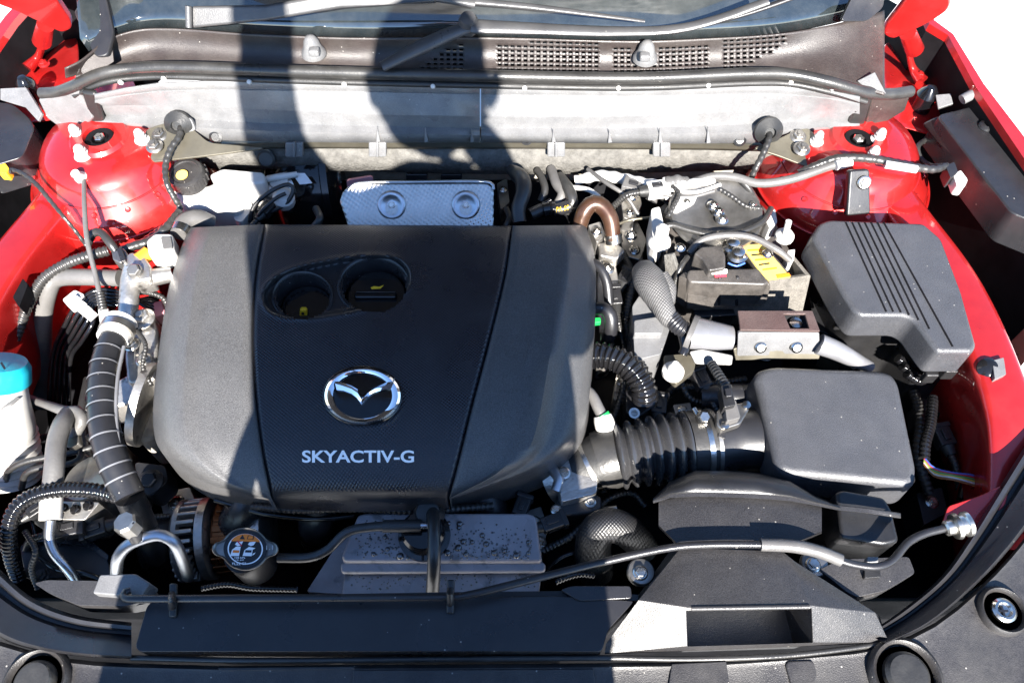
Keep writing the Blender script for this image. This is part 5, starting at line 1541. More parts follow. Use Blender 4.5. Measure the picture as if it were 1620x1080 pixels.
# braided sleeve, connector and bracket in front of the battery
bs = thing('braided_cable', 'grey braided cable sleeve bending into a ribbed black conduit', 'cable')
tube('braided_sleeve', [(1018, 428, .0), (1030, 450, .012), (1044, 476, .012), (1056, 500, .008), (1064, 508, .006)], [20, 26, 24, 18, 14], K['mesh'], bs, n=22)
tube('sleeve_fold', [(1046, 436, .008), (1056, 456, .004), (1060, 480, .0)], [12, 14, 8], K['mesh'], bs, n=16)
tube('ribbed_conduit', [(1062, 504, .008), (1074, 516, .006), (1086, 524, .004)], [15, 15, 14], K['satin'], bs, n=20, rib=(.004, .0012))
cn = thing('power_connector', 'pale taped power connector with clamp ring in front of the battery', 'connector')
tube('taped_body', [(1094, 526, .0), (1120, 530, .0), (1158, 534, -.002)], [28, 25, 20], K['silvertape'], cn, n=20, flat=.8)
tube('clamp_ring', [(1090, 524, .002), (1098, 527, .002)], [30, 30], K['greyhose'], cn, n=22, flat=.8)
slab('foil_skirt', rounded([(1090, 556, -.005), (1110, 552, .0), (1160, 562, .0), (1158, 578, -.01), (1100, 576, -.01)], 4), K['greyhose'], cn, thick=.006)
tube('cable_stub', [(1080, 530, .0), (1084, 550, -.005), (1080, 560, -.01)], [8, 8, 8], K['gloss'], cn)
sb = thing('relay_bracket', 'brown painted steel bracket with square window and two rivets', 'bracket')
bz = .02
bt_pts = [(1166, 496), (1168, 492), (1282, 493), (1294, 506), (1296, 528), (1168, 526), (1176, 508)]
def brk(u, v, z): return P(u, v, z)
# top face with a square window
q = dict(a=(1166, 494), b=(1284, 494), c=(1296, 526), d=(1170, 524), e=(1239, 499), f=(1272, 499), g=(1279, 522), h=(1249, 522))
nm_ = list(q); pv = [P(*q[k], bz) for k in nm_]
ix = {k: i for i, k in enumerate(nm_)}
mk('bracket_top', pv, [[ix[k] for k in f] for f in (('a', 'b', 'f', 'e'), ('b', 'c', 'g', 'f'), ('c', 'd', 'h', 'g'), ('d', 'a', 'e', 'h'))], K['brownplate'], sb, solid=.004, bevel=.001)
slab('bracket_front', rounded([(1168, 526, .0195), (1296, 526, .0195), (1297, 560, -.018), (1240, 561, -.018), (1236, 556, -.014), (1222, 556, -.014), (1216, 562, -.018), (1166, 563, -.018)], 3), K['cowl'], sb, thick=.004, bevel=.0015)
slab('bracket_flange', [(1160, 552, -.01), (1170, 548, -.006), (1298, 560, -.018), (1296, 568, -.024), (1164, 570, -.024)], K['oliveplate'], sb, thick=.006)
for u in (1203, 1260):
    lathe('rivet', P(u, 549, -.003), (0, -.75, .6), [(.0075, 0), (.0075, .002), (.005, .004), (.005, .003), (0, .003)], K['zinc'], sb, n=18)
lathe('window_screw', (1257, 514, .006), (0, 0, 1), [(.008, 0), (.008, .006), (0, .007)], K['zinc'], sb, n=14)
slab('bracket_back', [(1180, 498, .012), (1290, 498, .012), (1290, 535, -.01), (1180, 535, -.01)], K['dark'], sb, thick=.004)
T_('conduit', [(1296, 544, .0), (1322, 554, -.004), (1350, 568, -.012), (1376, 580, -.03)], [17, 15, 12, 9], K['silvertape'], 'silver taped conduit tapering from bracket toward the fuse box', 'conduit', n=18)

# module box left of connector
mb = thing('control_module', 'pale grey control module box below the braided cable', 'module')
prism('module_case', [(u, v, -.015) for u, v in rounded([(1000, 484), (1012, 466), (1060, 500), (1062, 512), (1046, 560), (1004, 570)], 4)], None, .10, K['cowl'], mb, bevel=.004)
prism('case_step', [(u, v, -.004) for u, v in rounded([(1003, 506), (1040, 500), (1052, 512), (1048, 528), (1003, 528)], 3)], None, .02, K['cowl'], mb, bevel=.002)
pl = thing('mount_plate', 'olive metal plate with white peg below the power connector', 'plate')
prism('plate', [(u, v, -.03) for u, v in rounded([(1050, 562), (1104, 558), (1098, 586), (1070, 608), (1052, 590)], 4)], None, .01, K['oliveplate'], pl, bevel=.001)
lathe('peg', (1064, 590, -.03), (0, 0, 1), [(.014, 0), (.014, .006), (.009, .010), (.008, .018), (.004, .024), (0, .025)], K['white'], pl, n=18)

# ================================================================== fuse box
fb_ = thing('fuse_box', 'large black fuse box with long parallel grooves in its lid', 'fuse box')
fout = [(1284, 372), (1296, 352), (1312, 346), (1462, 352), (1490, 376), (1522, 460), (1546, 546), (1540, 556), (1484, 556), (1474, 545), (1446, 506), (1432, 499), (1362, 499), (1350, 490), (1332, 462)]
prism('lid', [(u, v, .035) for u, v in rounded(fout, 7)], None, .05, K['lid'], fb_, bevel=.006, draft=.015)
prism('lid_skirt', [(u, v, -.012) for u, v in rounded([(1278, 378), (1300, 350), (1465, 352), (1494, 376), (1550, 552), (1544, 566), (1484, 566), (1446, 514), (1352, 512), (1338, 496)], 7)], None, .012, K['black'], fb_, bevel=.003)
prism('base', [(u, v, -.024) for u, v in rounded([(1284, 385), (1304, 356), (1462, 356), (1490, 380), (1544, 556), (1536, 566), (1482, 566), (1444, 516), (1356, 514), (1342, 498)], 7)], None, .16, K['black'], fb_, bevel=.005, draft=-.03)
for k in range(7):
    t = k / 6
    u0, v0 = lerp(1338, 1398, t), 352
    ends = [(1402, 493), (1413, 493), (1425, 494), (1438, 498), (1453, 508), (1495, 548), (1507, 548)]
    u1, v1 = ends[k]
    if k == 4: u1, v1 = 1453, 506
    if k == 5: u1, v1 = 1470, 520
    a = P(u0, v0, .0352); b = P(u1, v1, .0352)
    d = (b - a).normalized(); side = d.cross(Vector((0, 0, 1))).normalized() * .0011
    vs_ = [a + side, a - side, b - side, b + side]
    mk('groove_shade_strip', [p + Vector((0, 0, .0006)) for p in vs_] + [p - Vector((0, 0, .004)) for p in vs_], [[0, 1, 2, 3], [0, 4, 5, 1], [1, 5, 6, 2], [2, 6, 7, 3], [3, 7, 4, 0]], K['dark'], fb_, smooth=False)  # raised near-black strip, colour stands in for the shade of a groove
for (u, v) in ((1330, 512), (1500, 590), (1470, 596)):
    box('latch', (u, v, -.03), (.016, .008, .02), K['black'], fb_, bevel=.002)
slab('lid_clip', rounded([(1468, 568, -.02), (1486, 568, -.02), (1484, 596, -.05), (1464, 600, -.05)], 3), K['satin'], fb_, thick=.008)
for k in range(3):
    tube('base_hose', [(1420 + k * 7, 566 + k * 12, -.05), (1444 + k * 6, 582 + k * 10, -.06), (1468 + k * 3, 572 + k * 8, -.07)], [8], K['gloss'], fb_, rib=(.005, .001))
vent = thing('vent_grille', 'small black louvred vent deep between fuse box and fender', 'vent')
prism('frame', [(u, v, -.10) for u, v in [(1490, 604), (1530, 604), (1532, 648), (1494, 648)]], None, .03, K['black'], vent, bevel=.002)
for k in range(4):
    slab('louvre', [(1492, 606 + k * 11, -.096), (1530, 606 + k * 11, -.096), (1531, 610 + k * 11, -.099), (1492, 610 + k * 11, -.099)], K['satin'], vent, thick=.003, bevel=.0008)
fb2 = thing('fender_block', 'small grey rubber stop block on the fender beside the fuse box', 'stop block')
prism('block', [(u, v, .005) for u, v in rounded([(1570, 570), (1588, 565), (1592, 592), (1574, 600)], 2)], None, .03, K['cowl'], fb2, bevel=.002)
lathe('stop', (1560, 586, -.01), (-.2, -.3, 1), [(.014, 0), (.014, .010), (.009, .014), (0, .015)], K['gloss'], fb2, n=18)
# ================================================================== air filter box and intake tract
af = thing('air_filter_box', 'black grained air filter box lid beside the intake tube', 'air filter box')
aout = [(1194, 596), (1200, 584), (1224, 577), (1398, 584), (1414, 590), (1424, 606), (1452, 740), (1450, 762), (1438, 768), (1250, 750), (1234, 742), (1226, 726)]
prism('lid', [(u, v, .0) for u, v in rounded(aout, 12, 5)], None, .06, K['lid'], af, bevel=.010, seg=5, draft=.03)
prism('base', [(u, v, -.06) for u, v in rounded([(1206, 600), (1230, 586), (1396, 592), (1412, 610), (1440, 752), (1240, 736)], 8)], None, .14, K['black'], af, bevel=.005)
prism('lid_rim', [(u, v, -.055) for u, v in rounded([(1196, 600), (1226, 580), (1400, 588), (1420, 608), (1450, 764), (1236, 748)], 8)], None, .008, K['black'], af, bevel=.002)
it = thing('intake_tube', 'black intake air tube with ribbed bellows and steel clamps', 'intake tube')
tube('sensor_housing', [(1236, 690, -.05), (1200, 694, -.05), (1140, 700, -.05), (1118, 704, -.05)], [54, 50, 48, 52], K['satin'], it, n=36)
tube('cuff', [(1124, 702, -.05), (1086, 706, -.05)], [55, 56], K['rubberhose'], it, n=36)
tube('clamp_band', [(1114, 703, -.05), (1106, 704, -.05)], [58, 58], K['zinc'], it, n=36)
tube('clamp_band', [(1128, 702, -.05), (1122, 702.6, -.05)], [56.5, 56.5], K['steel'], it, n=36)
bpts = [(1084, 707, -.05), (1040, 712, -.05), (1005, 717, -.051), (974, 722, -.054)]
tube('bellows', bpts, [58, 57, 55, 53], K['bellows'], it, n=40, rib=(.0134, .010, .55))
tube('rear_cuff', [(980, 721, -.053), (966, 724, -.056), (948, 730, -.06)], [47, 49, 48], K['rubberhose'], it, n=36)
tube('throttle_cuff', [(956, 728, -.058), (930, 738, -.065), (912, 744, -.07)], [46, 44, 44], K['rubber'], it, n=30)
tube('clamp_band', [(940, 734, -.062), (934, 737, -.064)], [48, 48], K['zinc'], it, n=30)
tube('clamp_screw', [(1098, 646, -.005), (1106, 660, -.005)], [4, 4], K['zinc'], it, n=10)
lathe('screw_head', (1110, 660, -.006), (.2, -.4, 1), [(.009, 0), (.009, .006), (.006, .010), (0, .010)], K['zinc'], it, n=6)
tube('resonator_stub', [(1110, 628, -.06), (1150, 628, -.055), (1186, 626, -.055)], [20, 22, 20], K['satin'], it, n=24)
tube('resonator_collar', [(1184, 626, -.055), (1200, 626, -.055)], [17, 16], K['black'], it, n=24)
ms = thing('air_flow_sensor', 'grey air flow sensor with plug screwed on the intake tube', 'sensor')
prism('sensor_plate', [(u, v, .004) for u, v in rounded([(1134, 650), (1146, 640), (1180, 636), (1186, 646), (1172, 670), (1142, 680), (1134, 672)], 4)], None, .012, K['steel'], ms, bevel=.002)
prism('sensor_body', [(u, v, .016) for u, v in rounded([(1146, 636), (1164, 632), (1172, 660), (1150, 666)], 3)], None, .016, K['greyhose'], ms, bevel=.002)
prism('plug', [(u, v, .024) for u, v in rounded([(1140, 610), (1156, 606), (1164, 640), (1146, 644)], 3)], None, .02, K['black'], ms, bevel=.002)
slab('plug_latch', rounded([(1146, 616, .026), (1156, 615, .026), (1158, 628, .026), (1148, 629, .026)], 2), K['satin'], ms, thick=.003, bevel=.001, direction=(0, 0, 1))
tube('plug_boot', [(1150, 614, .014), (1136, 592, .008), (1126, 576, .0)], [9, 8.5, 8], K['rubber'], ms, rib=(.005, .0012))
for (u, v) in ((1180, 642), (1146, 674)):
    lathe('sensor_screw', (u, v, .004), (0, 0, 1), [(.005, 0), (.005, .004), (0, .005)], K['zinc'], ms, n=12)
prism('sensor_foot', [(u, v, -.006) for u, v in [(1136, 676), (1150, 682), (1148, 694), (1136, 690)]], None, .012, K['satin'], ms, bevel=.001)
# black corrugated hose to the bellows
chh = thing('corrugated_hose', 'shiny black corrugated hose arching from engine cover to intake base', 'hose')
tube('hose', [(920, 566, -.03), (950, 562, -.022), (980, 570, -.018), (1004, 588, -.02), (1018, 612, -.03), (1020, 634, -.05)], [22, 22, 22, 22, 21], K['gloss'], chh, n=28, rib=(.0072, .0034, .8))
prism('hose_base', [(u, v, -.06) for u, v in rounded([(990, 616), (1036, 612), (1038, 640), (1010, 660), (990, 652)], 4)], None, .05, K['satin'], chh, bevel=.003)
lathe('base_eyelet', (1003, 654, -.052), (0, -.2, 1), [(.0045, 0), (.0045, .003), (.007, .003), (.007, 0)], K['zinc'], chh, n=16)
bh = thing('breather_hose', 'grey breather hose with green seal and white plug by the bellows', 'hose')
tube('hose', [(922, 612, -.02), (936, 624, -.018), (946, 644, -.02), (954, 660, -.025)], [8, 8.5, 9, 9], K['greyhose'], bh, n=16)
tube('green_seal', [(952, 655, -.022), (955, 660, -.024)], [12, 12], K['green'], bh, n=18)
tube('plug', [(953, 657, -.024), (957, 672, -.03), (960, 680, -.035)], [14, 17, 15], K['white'], bh, n=20)
# throttle body
tb = thing('throttle_body', 'cast aluminium throttle body with black bolted motor cover', 'throttle body')
tube('bore', [(930, 738, -.066), (898, 748, -.075), (872, 756, -.085)], [44, 44, 42], K['alu'], tb, n=30)
prism('motor_cover', [(u, v, -.055) for u, v in rounded([(874, 798), (884, 790), (936, 776), (952, 786), (952, 806), (932, 812), (882, 816)], 4)], None, .05, K['black'], tb, bevel=.004)
prism('motor_housing', [(u, v, -.040) for u, v in rounded([(880, 742), (908, 738), (946, 752), (944, 780), (888, 794)], 6)], None, .05, K['alu'], tb, bevel=.006)
for (u, v) in ((880, 806), (934, 794)):
    bolt('cover_bolt', (u, v, -.055), 6, K['zinc'], tb)
tube('port_pipe', [(874, 742, -.04), (884, 758, -.036), (880, 776, -.04)], [9, 8, 9], K['alupipe'], tb, n=16)
bolt('throttle_bolt', (892, 748, -.036), 7, K['zinc'], tb)
tube('throttle_plug', [(955, 808, -.05), (972, 804, -.05)], [7, 5], K['satin'], tb)
# big braided radiator hose
T_('radiator_hose', [(942, 905, -.12), (938, 870, -.08), (944, 842, -.05), (964, 830, -.04), (992, 840, -.05), (1020, 868, -.09)], [30, 30, 29, 27, 26, 24], K['meshdark'], 'thick braided black radiator hose bending beside the scoop', 'hose', n=26)
T_('drain_line', [(880, 920, -.05), (900, 912, -.045), (920, 908, -.045), (940, 910, -.05)], [5], K['gloss'], 'short corrugated black line beside the coolant tank corner', 'hose', rib=(.004, .001))
T_('drain_line', [(320, 930, -.05), (360, 924, -.045), (400, 930, -.045), (470, 932, -.045)], [5], K['gloss'], 'corrugated black line running under the radiator cap', 'hose', rib=(.004, .001))
# coloured wires and lamp corner
for k in range(6):
    o = tube('loose_wire', [(1462, 724 + k * 2, -.06), (1478, 740 + k * 2.5, -.055), (1508, 748 + k * 2, -.05 + k * .002), (1540, 752 + k * 3, -.06), (1556, 766 + k, -.07)], [1.8], WIRE[k], None, n=6)
    tag(o, ('blue', 'red', 'green', 'yellow', 'white', 'brown')[k] + ' thin wire in the bundle beside the fender front', 'wire', 'coloured wires beside the headlamp corner')
T_('wire_sleeve', [(1476, 630, -.08), (1472, 670, -.07), (1464, 700, -.06), (1462, 726, -.06)], [9], K['gloss'], 'black ribbed sleeve the coloured wires come out of', 'sleeve', rib=(.006, .001))
o = slab('lamp_mount', rounded([(1500, 800, -.02), (1550, 784, -.01), (1600, 760, -.005), (1590, 800, -.01), (1540, 840, -.02), (1490, 830, -.03)], 6), K['red'], None, thick=.006)
tag(o, 'dark red metal lamp mount behind the prop rod knob', 'mount')
T_('rubber_stop', [(962, 806, -.04), (976, 803, -.038)], [4, 4], K['zinc'], 'tiny bright sensor tip beside the throttle body', 'sensor')
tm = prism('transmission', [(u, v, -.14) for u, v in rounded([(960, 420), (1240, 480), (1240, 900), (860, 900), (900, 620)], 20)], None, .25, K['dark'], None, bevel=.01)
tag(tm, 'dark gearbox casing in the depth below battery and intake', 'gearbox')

# ================================================================== small looms, connectors, brackets and castings in the gaps
def conn(u, v, z, ang, size, mt, label, name='wire_connector', wire=None):
    """small moulded plug: body, latch, boot and a wire tail"""
    c = P(u, v, z); R = Matrix.Rotation(math.radians(ang), 3, 'Z')
    t = thing(name, label, 'connector')
    L_, W_, H_ = size
    box('plug_body', c, (L_, W_, H_), mt, t, rot=R, bevel=.002)
    box('plug_collar', c + R @ Vector((L_ * .42, 0, 0)), (L_ * .22, W_ * 1.18, H_ * 1.15), mt, t, rot=R, bevel=.0015)
    box('latch', c + R @ Vector((-L_ * .05, 0, H_ * .55)), (L_ * .5, W_ * .35, H_ * .2), K['satin'], t, rot=R, bevel=.0008)
    a = c + R @ Vector((-L_ * .5, 0, 0))
    d = R @ Vector((-1, 0, 0))
    tube('boot', [a, a + d * .012], [W_ * .42, W_ * .3], K['rubber'], t, n=10)
    tube('lead', [a + d * .010, a + d * .03 + Vector((0, 0, -.004)), a + d * .055 + Vector((.006, .004, -.03))] if not wire else wire(a, d), [W_ * .22], K['rubberhose'], t, n=8, rib=(.004, .0006))
    return t
conn(876, 826, -.06, 20, (.030, .018, .014), K['satin'], 'small black plug under the throttle body motor cover')
conn(826, 800, -.07, 70, (.028, .018, .014), K['black'], 'black injector plug peeking below the engine cover beside the throttle')
conn(1042, 640, -.07, 80, (.030, .020, .016), K['black'], 'black plug standing between corrugated hose and bellows')
conn(972, 470, -.05, 95, (.032, .018, .016), K['satin'], 'black plug on the pale cylinder head casting')
conn(990, 440, -.06, 60, (.028, .020, .016), K['black'], 'black plug between cylinder head and battery flap')
conn(1108, 600, -.05, 110, (.030, .020, .016), K['satin'], 'black plug behind the air flow sensor boot')
conn(60, 806, -.045, 40, (.022, .014, .012), K['black'], 'tiny black plug on the modulator block beside the loom')
conn(112, 836, -.07, 15, (.034, .022, .016), K['satin'], 'black plug below the brake modulator block')
conn(150, 838, -.08, 200, (.030, .020, .016), K['black'], 'black plug beside the service port cap hose')
conn(1490, 690, -.09, 100, (.030, .022, .018), K['black'], 'black lamp plug in the dark corner by the coloured wires')
conn(1040, 300, .005, 10, (.030, .022, .018), K['white'], 'white plug on the harness bundle behind the battery')
conn(1000, 296, -.005, 160, (.026, .020, .016), K['greyhose'], 'grey plug on the firewall harness by the olive pipe')
conn(424, 330, -.03, 60, (.026, .018, .014), K['black'], 'black sensor plug under the pipe loop of the master cylinder')

def loom(pts, r, mt, label, rib=None, name='wiring_loom', cat='wiring loom'):
    o = tube(name, pts, [r], K[mt], None, n=10, rib=rib)
    tag(o, label, cat)
loom([(960, 560, -.09), (985, 600, -.08), (978, 640, -.09), (960, 690, -.10)], 6, 'rubberhose', 'thin ribbed loom dropping under the corrugated hose', (.005, .001))
loom([(985, 400, -.08), (1000, 440, -.06), (990, 500, -.07), (995, 560, -.09)], 7, 'rubberhose', 'ribbed loom along the gap beside the cylinder head', (.005, .001))
loom([(1010, 400, -.09), (1020, 440, -.07), (1012, 480, -.06)], 5, 'greyhose', 'thin grey loom entering the control module box')
loom([(1070, 570, -.06), (1080, 610, -.055), (1096, 632, -.06), (1130, 640, -.07)], 5, 'rubberhose', 'thin loom crossing below the mount plate', (.005, .001))
loom([(1030, 690, -.13), (1060, 620, -.10), (1100, 612, -.09), (1180, 600, -.10)], 7, 'rubberhose', 'dark loom behind the ribbed bellows', (.006, .001))
loom([(860, 870, -.09), (900, 850, -.075), (930, 826, -.07), (960, 822, -.075)], 6, 'rubberhose', 'ribbed loom passing above the braided radiator hose', (.005, .001))
loom([(866, 900, -.10), (890, 880, -.09), (915, 872, -.09)], 4, 'gloss', 'thin glossy wire beside the coolant tank end')
loom([(1020, 800, -.10), (1000, 780, -.09), (970, 786, -.08), (950, 800, -.08)], 5, 'rubberhose', 'thin loom below the bellows reaching the throttle plug', (.005, .001))
loom([(400, 800, -.06), (470, 806, -.05), (560, 804, -.05), (660, 808, -.05), (780, 800, -.06)], 7, 'rubberhose', 'ribbed loom running along the intake runners below the cover', (.006, .0012))
loom([(340, 790, -.07), (420, 812, -.08), (500, 820, -.08), (560, 815, -.09)], 5, 'gloss', 'thin glossy tube over the intake runners')
loom([(1440, 600, -.12), (1456, 660, -.10), (1452, 720, -.10), (1470, 780, -.12)], 9, 'rubberhose', 'ribbed loom falling between air filter box and fender', (.007, .0014))
loom([(1500, 660, -.13), (1520, 700, -.11), (1530, 740, -.10), (1520, 790, -.10)], 6, 'gloss', 'glossy cable in the dark fender corner')
loom([(1540, 620, -.08), (1550, 680, -.07), (1548, 740, -.07)], 5, 'rubberhose', 'thin loom lying along the red fender wall', (.005, .001))
loom([(40, 700, -.14), (90, 690, -.12), (130, 720, -.10), (180, 760, -.10)], 6, 'rubberhose', 'ribbed loom passing under the rubber sleeved pipe', (.005, .001))
loom([(140, 600, -.12), (130, 660, -.11), (140, 720, -.11), (170, 780, -.12)], 8, 'rubber', 'dark hose behind the tape wrapped hose')
loom([(214, 520, -.01), (230, 545, .0), (226, 580, -.01), (240, 610, -.02)], 4, 'rubberhose', 'thin loom hanging over the cast engine mount', (.004, .0008))
loom([(196, 470, -.03), (226, 462, -.02), (256, 470, -.03), (268, 490, -.05)], 5, 'rubberhose', 'thin loom in front of the aluminium refrigerant block', (.004, .0008))
loom([(60, 880, -.09), (90, 900, -.085), (130, 905, -.085), (170, 920, -.09)], 4, 'gloss', 'thin glossy wire across the black junction box')
loom([(40, 840, -.06), (56, 870, -.055), (50, 900, -.07), (60, 930, -.09)], 5, 'rubberhose', 'thin loom beside the fat corner loom', (.004, .0008))
loom([(400, 290, -.02), (430, 282, -.015), (470, 276, -.02)], 5, 'white', 'pale pipe along the firewall above the master cylinder', None, 'small_pipe', 'pipe')
loom([(500, 330, -.03), (506, 346, -.02), (496, 360, -.03)], 6, 'rubberhose', 'short black hose at the foot of the brake booster', None, 'vacuum_hose', 'hose')
loom([(800, 330, -.04), (806, 345, -.035), (800, 358, -.04)], 5, 'rubberhose', 'short black hose squeezed beside the heat shield', None, 'vacuum_hose', 'hose')
loom([(900, 296, -.02), (930, 300, -.01), (948, 312, -.01)], 4, 'white', 'pale wire above the rusty pipe arch', None, 'small_pipe', 'pipe')
loom([(930, 268, -.02), (960, 290, -.005), (990, 310, -.01), (1010, 340, -.03)], 3.5, 'greyhose', 'grey wire sagging between firewall and battery', None, 'loose_wire', 'wire')
loom([(1060, 292, .01), (1074, 306, .012), (1066, 326, .01), (1056, 344, .005)], 4, 'rubberhose', 'taped wire looping over the battery corner', (.006, .0008), 'loose_wire', 'wire')
loom([(1140, 300, .012), (1160, 312, .01), (1180, 326, .006), (1204, 330, .004)], 4, 'rubberhose', 'taped wire lying across the dished tray rim', (.006, .0008), 'loose_wire', 'wire')
loom([(1088, 406, .004), (1076, 424, .0), (1066, 452, -.02)], 4.5, 'rubberhose', 'short cable beside the felt flap', None, 'battery_cable', 'cable')

def brkt(pts, z, depth, mt, label, bolts=(), name='metal_bracket'):
    t = thing(name, label, 'bracket')
    prism('plate', [(u, v, z) for u, v in rounded(pts, 3)], None, depth, K[mt], t, bevel=.0015)
    for (u, v, r) in bolts:
        bolt('bolt', (u, v, z), r, K['zinc'], t)
brkt([(980, 300), (1010, 296), (1016, 322), (1004, 350), (986, 344)], -.05, .05, 'alu', 'pale casting behind the rusty pipe at the firewall', [(998, 312, 6), (996, 336, 5)])
brkt([(930, 356), (950, 350), (958, 372), (944, 384)], -.03, .03, 'alu', 'pale casting at the foot of the rusty pipe', [(944, 366, 6)])
brkt([(978, 360), (1010, 352), (1024, 380), (1014, 412), (986, 404)], -.08, .04, 'steel', 'steel bracket between rusty pipe and battery rod', [(998, 372, 7), (1004, 396, 6)])
brkt([(976, 590), (990, 584), (996, 620), (980, 640), (970, 630)], -.10, .05, 'alu', 'pale casting below the corrugated hose', [(983, 602, 6)])
brkt([(1064, 640), (1092, 636), (1096, 652), (1070, 660)], -.06, .02, 'steel', 'steel strap behind the intake clamp screw', [(1080, 648, 5)])
brkt([(820, 812), (856, 800), (866, 830), (862, 870), (846, 880)], -.11, .05, 'steel', 'steel bracket between coolant tank and throttle body', [(846, 826, 7), (854, 858, 7)])
brkt([(964, 830), (1010, 820), (1032, 844), (1010, 866)], -.12, .05, 'black', 'black bracket in the shade of the snorkel flange', [(1004, 840, 7)])
brkt([(1452, 610), (1484, 600), (1494, 650), (1462, 660)], -.14, .05, 'steel', 'steel tray bracket below the fuse box', [(1470, 622, 7), (1478, 646, 6)])
brkt([(1450, 780), (1490, 770), (1500, 810), (1462, 830)], -.13, .05, 'black', 'black lamp bracket below the coloured wires', [(1474, 794, 7)])
brkt([(150, 690), (196, 700), (200, 740), (160, 736)], -.13, .05, 'steel', 'steel bracket hidden behind the tape wrapped hose', [(190, 722, 8)])
brkt([(250, 780), (300, 770), (312, 800), (296, 830), (260, 820)], -.16, .06, 'alu', 'cast tensioner arm above the alternator', [(280, 796, 9)])
brkt([(20, 470), (36, 440), (44, 450), (30, 486)], -.01, .02, 'dark', 'near-black plate giving the shade of a slot in the red fender wall', (), 'slot_shade_plate')  # flat dark plate paints the shade of an open slot
brkt([(420, 278), (452, 272), (456, 288), (430, 296)], -.02, .03, 'white', 'white bracket on the firewall beside the booster label', [(440, 282, 5)])
brkt([(786, 290), (802, 282), (806, 320), (792, 332)], -.06, .03, 'steel', 'steel tab between heat shield and coolant hose', [(796, 300, 4)])
brkt([(1300, 560), (1330, 552), (1372, 572), (1352, 584)], -.07, .03, 'oliveplate', 'olive strip under the tapering silver conduit', [(1336, 566, 6)])
brkt([(1096, 486), (1160, 484), (1164, 498), (1100, 502)], -.05, .03, 'black', 'black ledge between link cover and power connector', ())
brkt([(1280, 470), (1316, 460), (1336, 500), (1312, 530), (1290, 520)], -.09, .06, 'black', 'black tray wall between battery sleeve and fuse box', [(1306, 486, 6)])
# notched lugs along the throttle elbow and the gearbox top
for k, (u, v) in enumerate(((1210, 560), (1130, 560), (1060, 700), (1190, 640), (930, 860))):
    bolt_t = bolt('hex_bolt', (u, v, -.135), 9, K['steel'], None)
    tag(bolt_t, 'dull hex bolt on the dark gearbox casing in the depth', 'bolt', 'bolts on the gearbox casing')
# studs and clips on the battery top
for k, (u, v, lab) in enumerate(((1086, 322, 'shiny nut on the battery tray rim by the foam edge'), (1190, 326, 'shiny nut on the battery tray rim by the tower'), (1214, 402, 'shiny nut beside the top of the yellow label'), (1076, 392, 'shiny nut by the link cover hinge'))):
    b_ = bolt('tray_nut', (u, v, .002), 6, K['zinc'], None); tag(b_, lab, 'nut')
# fine scratches worn in the cover side panel
sc_pts = [[(806, 474), (830, 498), (836, 530), (830, 566), (824, 582)], [(814, 430), (846, 444), (876, 462)], [(770, 620), (792, 616)]]
for q in sc_pts:
    tube('scratch', [P(u, v, zc(v) + .0035) for u, v in q], [.00012], K['greyhose'], cover, n=5)

